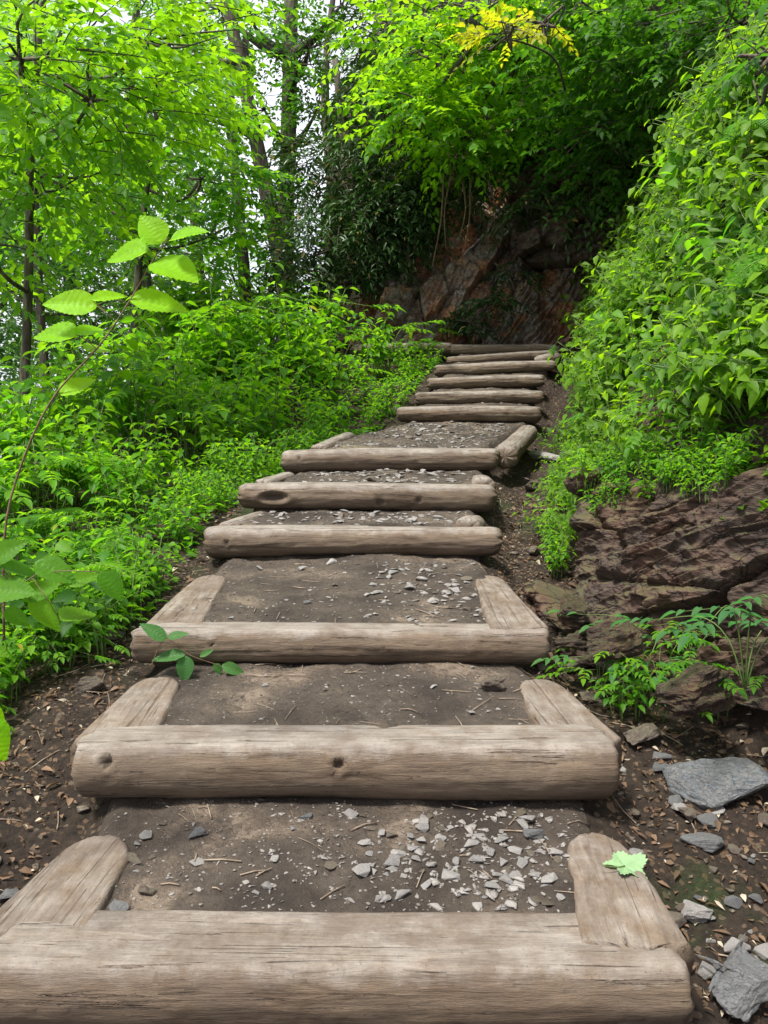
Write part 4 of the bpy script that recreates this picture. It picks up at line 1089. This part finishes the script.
# ---------------------------------------------------------------- single plants that stand out
def big_plant(name, label, cat, stem_px, Y, leaves, r=.004, mat='leaf_big', group=None, side=()):
    """stem_px: pixel path; leaves: (base px,py, tip px,py, width ratio, dY, tiltnormal)"""
    pts = [P(a, b, Y + (c[0] if c else 0)) for a, b, *c in stem_px]
    base = pts[0]; root = empty(name, tuple(base)); tag(root, label, cat, group)
    acc = Acc(); sp = spline(np.array(pts) - base, 26); acc.add(*tube(sp, np.linspace(r, r * .3, 26), 7))
    Lv = Leaves()
    for (bx, by, tx, ty, wr, dy, nrm) in leaves:
        b = P(bx, by, Y) - base; t = P(tx, ty, Y + dy) - base
        k = np.argmin(np.linalg.norm(sp - b, axis=1)); acc.add(*tube(np.array([sp[k], (sp[k] + b) / 2 + [0, 0, .003], b]), r * .25, 4))
        ln = np.linalg.norm(t - b); Lv.add(b[None], (t - b)[None], np.array([nrm], float) + rng.normal(0, .12, (1, 3)), np.array([ln]), np.array([ln * wr * 1.25]))
    link('stem', acc.mesh('stem', M['stem_brown']), root)
    link('foliage', Lv.mesh('foliage', T_hi, M[mat], True), root)
    return root
NU = (.1, -.75, .7)
big_plant('sapling', 'slender young tree leaning right with large bright heart-shaped leaves', 'sapling',
    [(4, 640), (5, 530), (25, 455), (55, 395), (100, 345), (130, 300), (152, 262), (168, 238)], 1.9,
    [(162, 243, 140, 213, .75, .0, NU), (170, 240, 206, 226, .62, -.03, NU), (148, 250, 103, 256, .55, .03, NU), (155, 262, 198, 276, .8, -.04, NU),
     (130, 300, 190, 306, .48, .02, NU), (97, 306, 41, 300, .5, -.03, NU), (92, 300, 128, 292, .4, .05, NU), (78, 335, 30, 332, .5, .02, NU), (75, 334, 104, 326, .5, .04, NU),
     (88, 352, 110, 345, .6, .08, NU), (60, 395, 95, 375, .5, .05, NU)], .0032)
big_plant('broad_leaved_plant', 'low plant with large glossy leaves at the left edge, level with the third step', 'plant',
    [(-40, 760), (-30, 680), (-10, 620), (15, 590), (40, 572)], 1.75,
    [(-10, 560, 25, 540, .5, 0, NU), (0, 565, 41, 574, .42, .03, (.2, -.5, .9)), (35, 562, 77, 580, .55, 0, NU), (-10, 590, 33, 590, .5, -.04, NU), (22, 600, 60, 580, .5, .05, NU), (30, 600, 62, 630, .45, 0, NU),
     (65, 585, 100, 572, .4, .04, NU), (100, 572, 125, 600, .6, 0, NU), (5, 610, 30, 625, .5, 0, NU), (-30, 640, 10, 655, .4, 0, NU), (60, 620, 98, 608, .5, .1, NU)], .004, 'leaf_herb')
big_plant('broad_leaved_plant', 'single large leaf drooping into view at the lower left edge', 'plant',
    [(-60, 800), (-45, 740), (-20, 720)], 1.5, [(-22, 722, 8, 760, .7, 0, (.3, -.8, .5)), (-25, 700, 6, 735, .45, .03, NU)], .004)
big_plant('seedling', 'small sprig with hanging leaves growing between the second and third logs', 'plant',
    [(150, 668), (165, 640), (190, 655), (215, 664), (228, 668)], 2.7,
    [(185, 655, 150, 658, .35, 0, NU), (186, 656, 184, 684, .55, -.03, (0, -1, .2)), (166, 640, 140, 622, .4, 0, NU), (168, 638, 188, 632, .4, 0, NU), (214, 664, 222, 674, .6, 0, NU), (222, 665, 246, 674, .4, 0, NU), (200, 657, 214, 648, .35, .03, NU)], .0016, 'leaf_cool')
for k, (px, py, Y, sc, lab) in enumerate([
    (640, 700, 2.45, .85, 'plant with bright divided leaves in the shadow below the outcrop'),
    (600, 705, 2.55, .6, 'small divided-leaf plant beside the right end of the second step'),
    (745, 690, 2.35, .95, 'plant with divided leaves at the right edge in front of the boulder'),
    (690, 680, 2.5, .6, 'low plant with divided leaves between two larger ones below the outcrop')]):
    h = hit(px, py) if k != 2 else P(px, py, Y)
    put(comps[k % 2] if False else compound_proto(.3, 5, .085, 'leaf_herb' if k % 2 else 'leaf_cool', 3, reach=.18), h, R(0, 6), sc, lab, 'plant', None)
for k in range(12):
    h = hit(R(575, 768), R(672, 728))
    if h is None: continue
    put((smallh[k % 3], comps[k % 2])[k % 2], h, R(0, 6), R(.4, .65), 'small plant in the damp shade at the foot of the rock outcrop', 'plant', 'small plants at the foot of the outcrop')
h = P(60, 560, 3.1); put(fern_proto(.35, 7, 'leaf_herb'), (h[0] - .1, 3.2, float(H(h[0] - .1, 3.2))), 1.0, .9, 'pale green fern rising above the plants left of the fourth step', 'fern', None)
for k in range(7):
    px, py = R(100, 190), R(560, 640); h = hit(px - 50, py + 20)
    if h is None: continue
    put(comps[k % 2], h, R(0, 6), R(.4, .6), 'small plant with divided leaves left of the third step', 'plant', 'small divided-leaf plants left of the third step')
tree('flowering_plant', 'plant with broad leaves and a pale flower head at the top right edge', 'plant', [P(800, 130, 4.3), P(785, 80, 4.2), P(765, 50, 4.1), P(740, 38, 4.1)], .008, .004,
     [B(765, 55, 4.1, .14, .12, 7)], .1, 'leaf_mid', None, T_med, asp=.4, slen=.2, nl=6)

# fallen green leaf on the lowest step's right side log
nr_, na_ = 10, 140
q_, a_ = np.meshgrid(np.linspace(0, 1, nr_ + 1)[1:], np.linspace(-pi, pi, na_, endpoint=False), indexing='ij')
lob = .5 * (1 + .2 * np.cos(5 * a_)) * (1 + .05 * np.sin(34 * a_)) * np.where(np.abs(np.abs(a_) - pi) < .3, .55 + .45 * np.abs(np.abs(a_) - pi) / .3, 1) * (1 + .12 * np.cos(a_))
rad_ = q_ * lob
x_, y_ = rad_ * np.cos(a_), rad_ * np.sin(a_)
z_ = .05 * np.abs(np.sin(2.5 * a_)) * rad_ * 2 + .22 * rad_ ** 2 * np.sin(a_ * 2 + .6) + .25 * np.maximum(x_ - .2, 0) ** 2 + .02 * np.sin(rad_ * 30 + 5 * a_) * rad_
vv_ = np.vstack([np.stack([x_, y_, z_], -1).reshape(-1, 3), [[0, 0, 0]]]); ii = np.arange(nr_ * na_).reshape(nr_, na_)
qd = np.stack([ii[:-1], ii[1:], np.roll(ii[1:], -1, 1), np.roll(ii[:-1], -1, 1)], -1).reshape(-1, 4)
td = np.stack([np.full(na_, len(vv_) - 1), ii[0], np.roll(ii[0], -1)], -1)
dd = Vector(ray(625, 868)).normalized(); bpy.context.view_layer.update()
ok, hp, hn, _i, _o, _m = scene.ray_cast(bpy.context.evaluated_depsgraph_get(), Vector((0, 0, E)), dd)
fl_ = empty('fallen_leaf', tuple(hp + Vector((0, 0, .004))))
tag(fl_, 'lobed pale green leaf fallen on the right side log of the lowest step', 'leaf')
fl_.rotation_euler = (.12, .1, .5); fl_.scale = (.098, .088, .12)
link('leaf_blade', mesh_np('leaf_blade', vv_, [qd, td], M['leaf_fallen'], True), fl_)
ac = Acc(); ac.add(*tube(spline([(-.02, 0, .01), (-.35, -.03, .05), (-.75, .08, .1)], 12), np.linspace(.02, .012, 12), 6)); link('leaf_stalk', ac.mesh('leaf_stalk', M['stem_green']), fl_)

# hanging roots over the dark hollow
for k, (px, y0, y1, dx) in enumerate([(444, 175, 268, -12), (452, 170, 250, -6), (462, 178, 240, -3), (470, 172, 262, -8), (488, 180, 232, 6), (616, 150, 215, -12), (548, 165, 200, 8), (598, 130, 178, -20)]):
    a = P(px, y0, 9.2); b = P(px + dx, y1, 9.3); m = (a + b) / 2 + np.array([R(-.08, .08), 0, 0])
    ac = Acc(); base = a; ac.add(*tube(spline(np.array([a, m, b]) - base, 14), np.linspace(.012, .005, 14), 5))
    o = link('hanging_root', ac.mesh('hanging_root', M['stem_brown']), None, tuple(base)); tag(o, 'thin pale root hanging over the dark hollow in the cliff', 'root', 'roots hanging over the cliff')

# ---------------------------------------------------------------- light, sky, camera
w = bpy.data.worlds.new('World'); scene.world = w; w.use_nodes = True
N, L = w.node_tree.nodes, w.node_tree.links; N.clear()
sky = N.new('ShaderNodeTexSky'); sky.sky_type = 'NISHITA'; sky.sun_disc = False
sd = Vector((-.3, -.3, .9)).normalized()
sky.sun_elevation = math.asin(sd.z); sky.sun_rotation = math.atan2(sd.x, sd.y)
sky.dust_density = 4.0; sky.air_density = 1.0; sky.ozone_density = .6
tc = N.new('ShaderNodeTexCoord')
cl = noise(N, L, mapping(N, L, tc.outputs['Generated'], (1, 1, 2.5)), 2.2, 7, .6, .4)
mx = mix(N, L, sky.outputs[0], (10.5, 10.7, 11.6), ramp(N, L, cl, [(.3, .45), (.6, .9)]))      # thin bright cloud over the whole sky
bg = N.new('ShaderNodeBackground'); bg.inputs[1].default_value = .052; L.new(mx, bg.inputs[0])
wo = N.new('ShaderNodeOutputWorld'); L.new(bg.outputs[0], wo.inputs[0])
sl = bpy.data.lights.new('sun', 'SUN'); sl.energy = 3.0; sl.angle = math.radians(10); sl.color = (1, .96, .88)
so = bpy.data.objects.new('sun', sl); C.objects.link(so); so.rotation_euler = sd.to_track_quat('Z', 'Y').to_euler(); so.location = (0, 0, 20)
cam = bpy.data.cameras.new('camera'); co = bpy.data.objects.new('camera', cam); C.objects.link(co)
co.location = (0, 0, E); co.rotation_euler = (pi / 2 - TH, 0, 0)
cam.sensor_fit = 'VERTICAL'; cam.sensor_height = 24; cam.lens = 12 / (512 / F); cam.clip_end = 500; cam.clip_start = .05
scene.camera = co
scene.view_settings.view_transform = 'Standard'; scene.view_settings.look = 'None'; scene.view_settings.exposure = 1.35; scene.view_settings.gamma = 1
scene.render.engine = 'CYCLES'
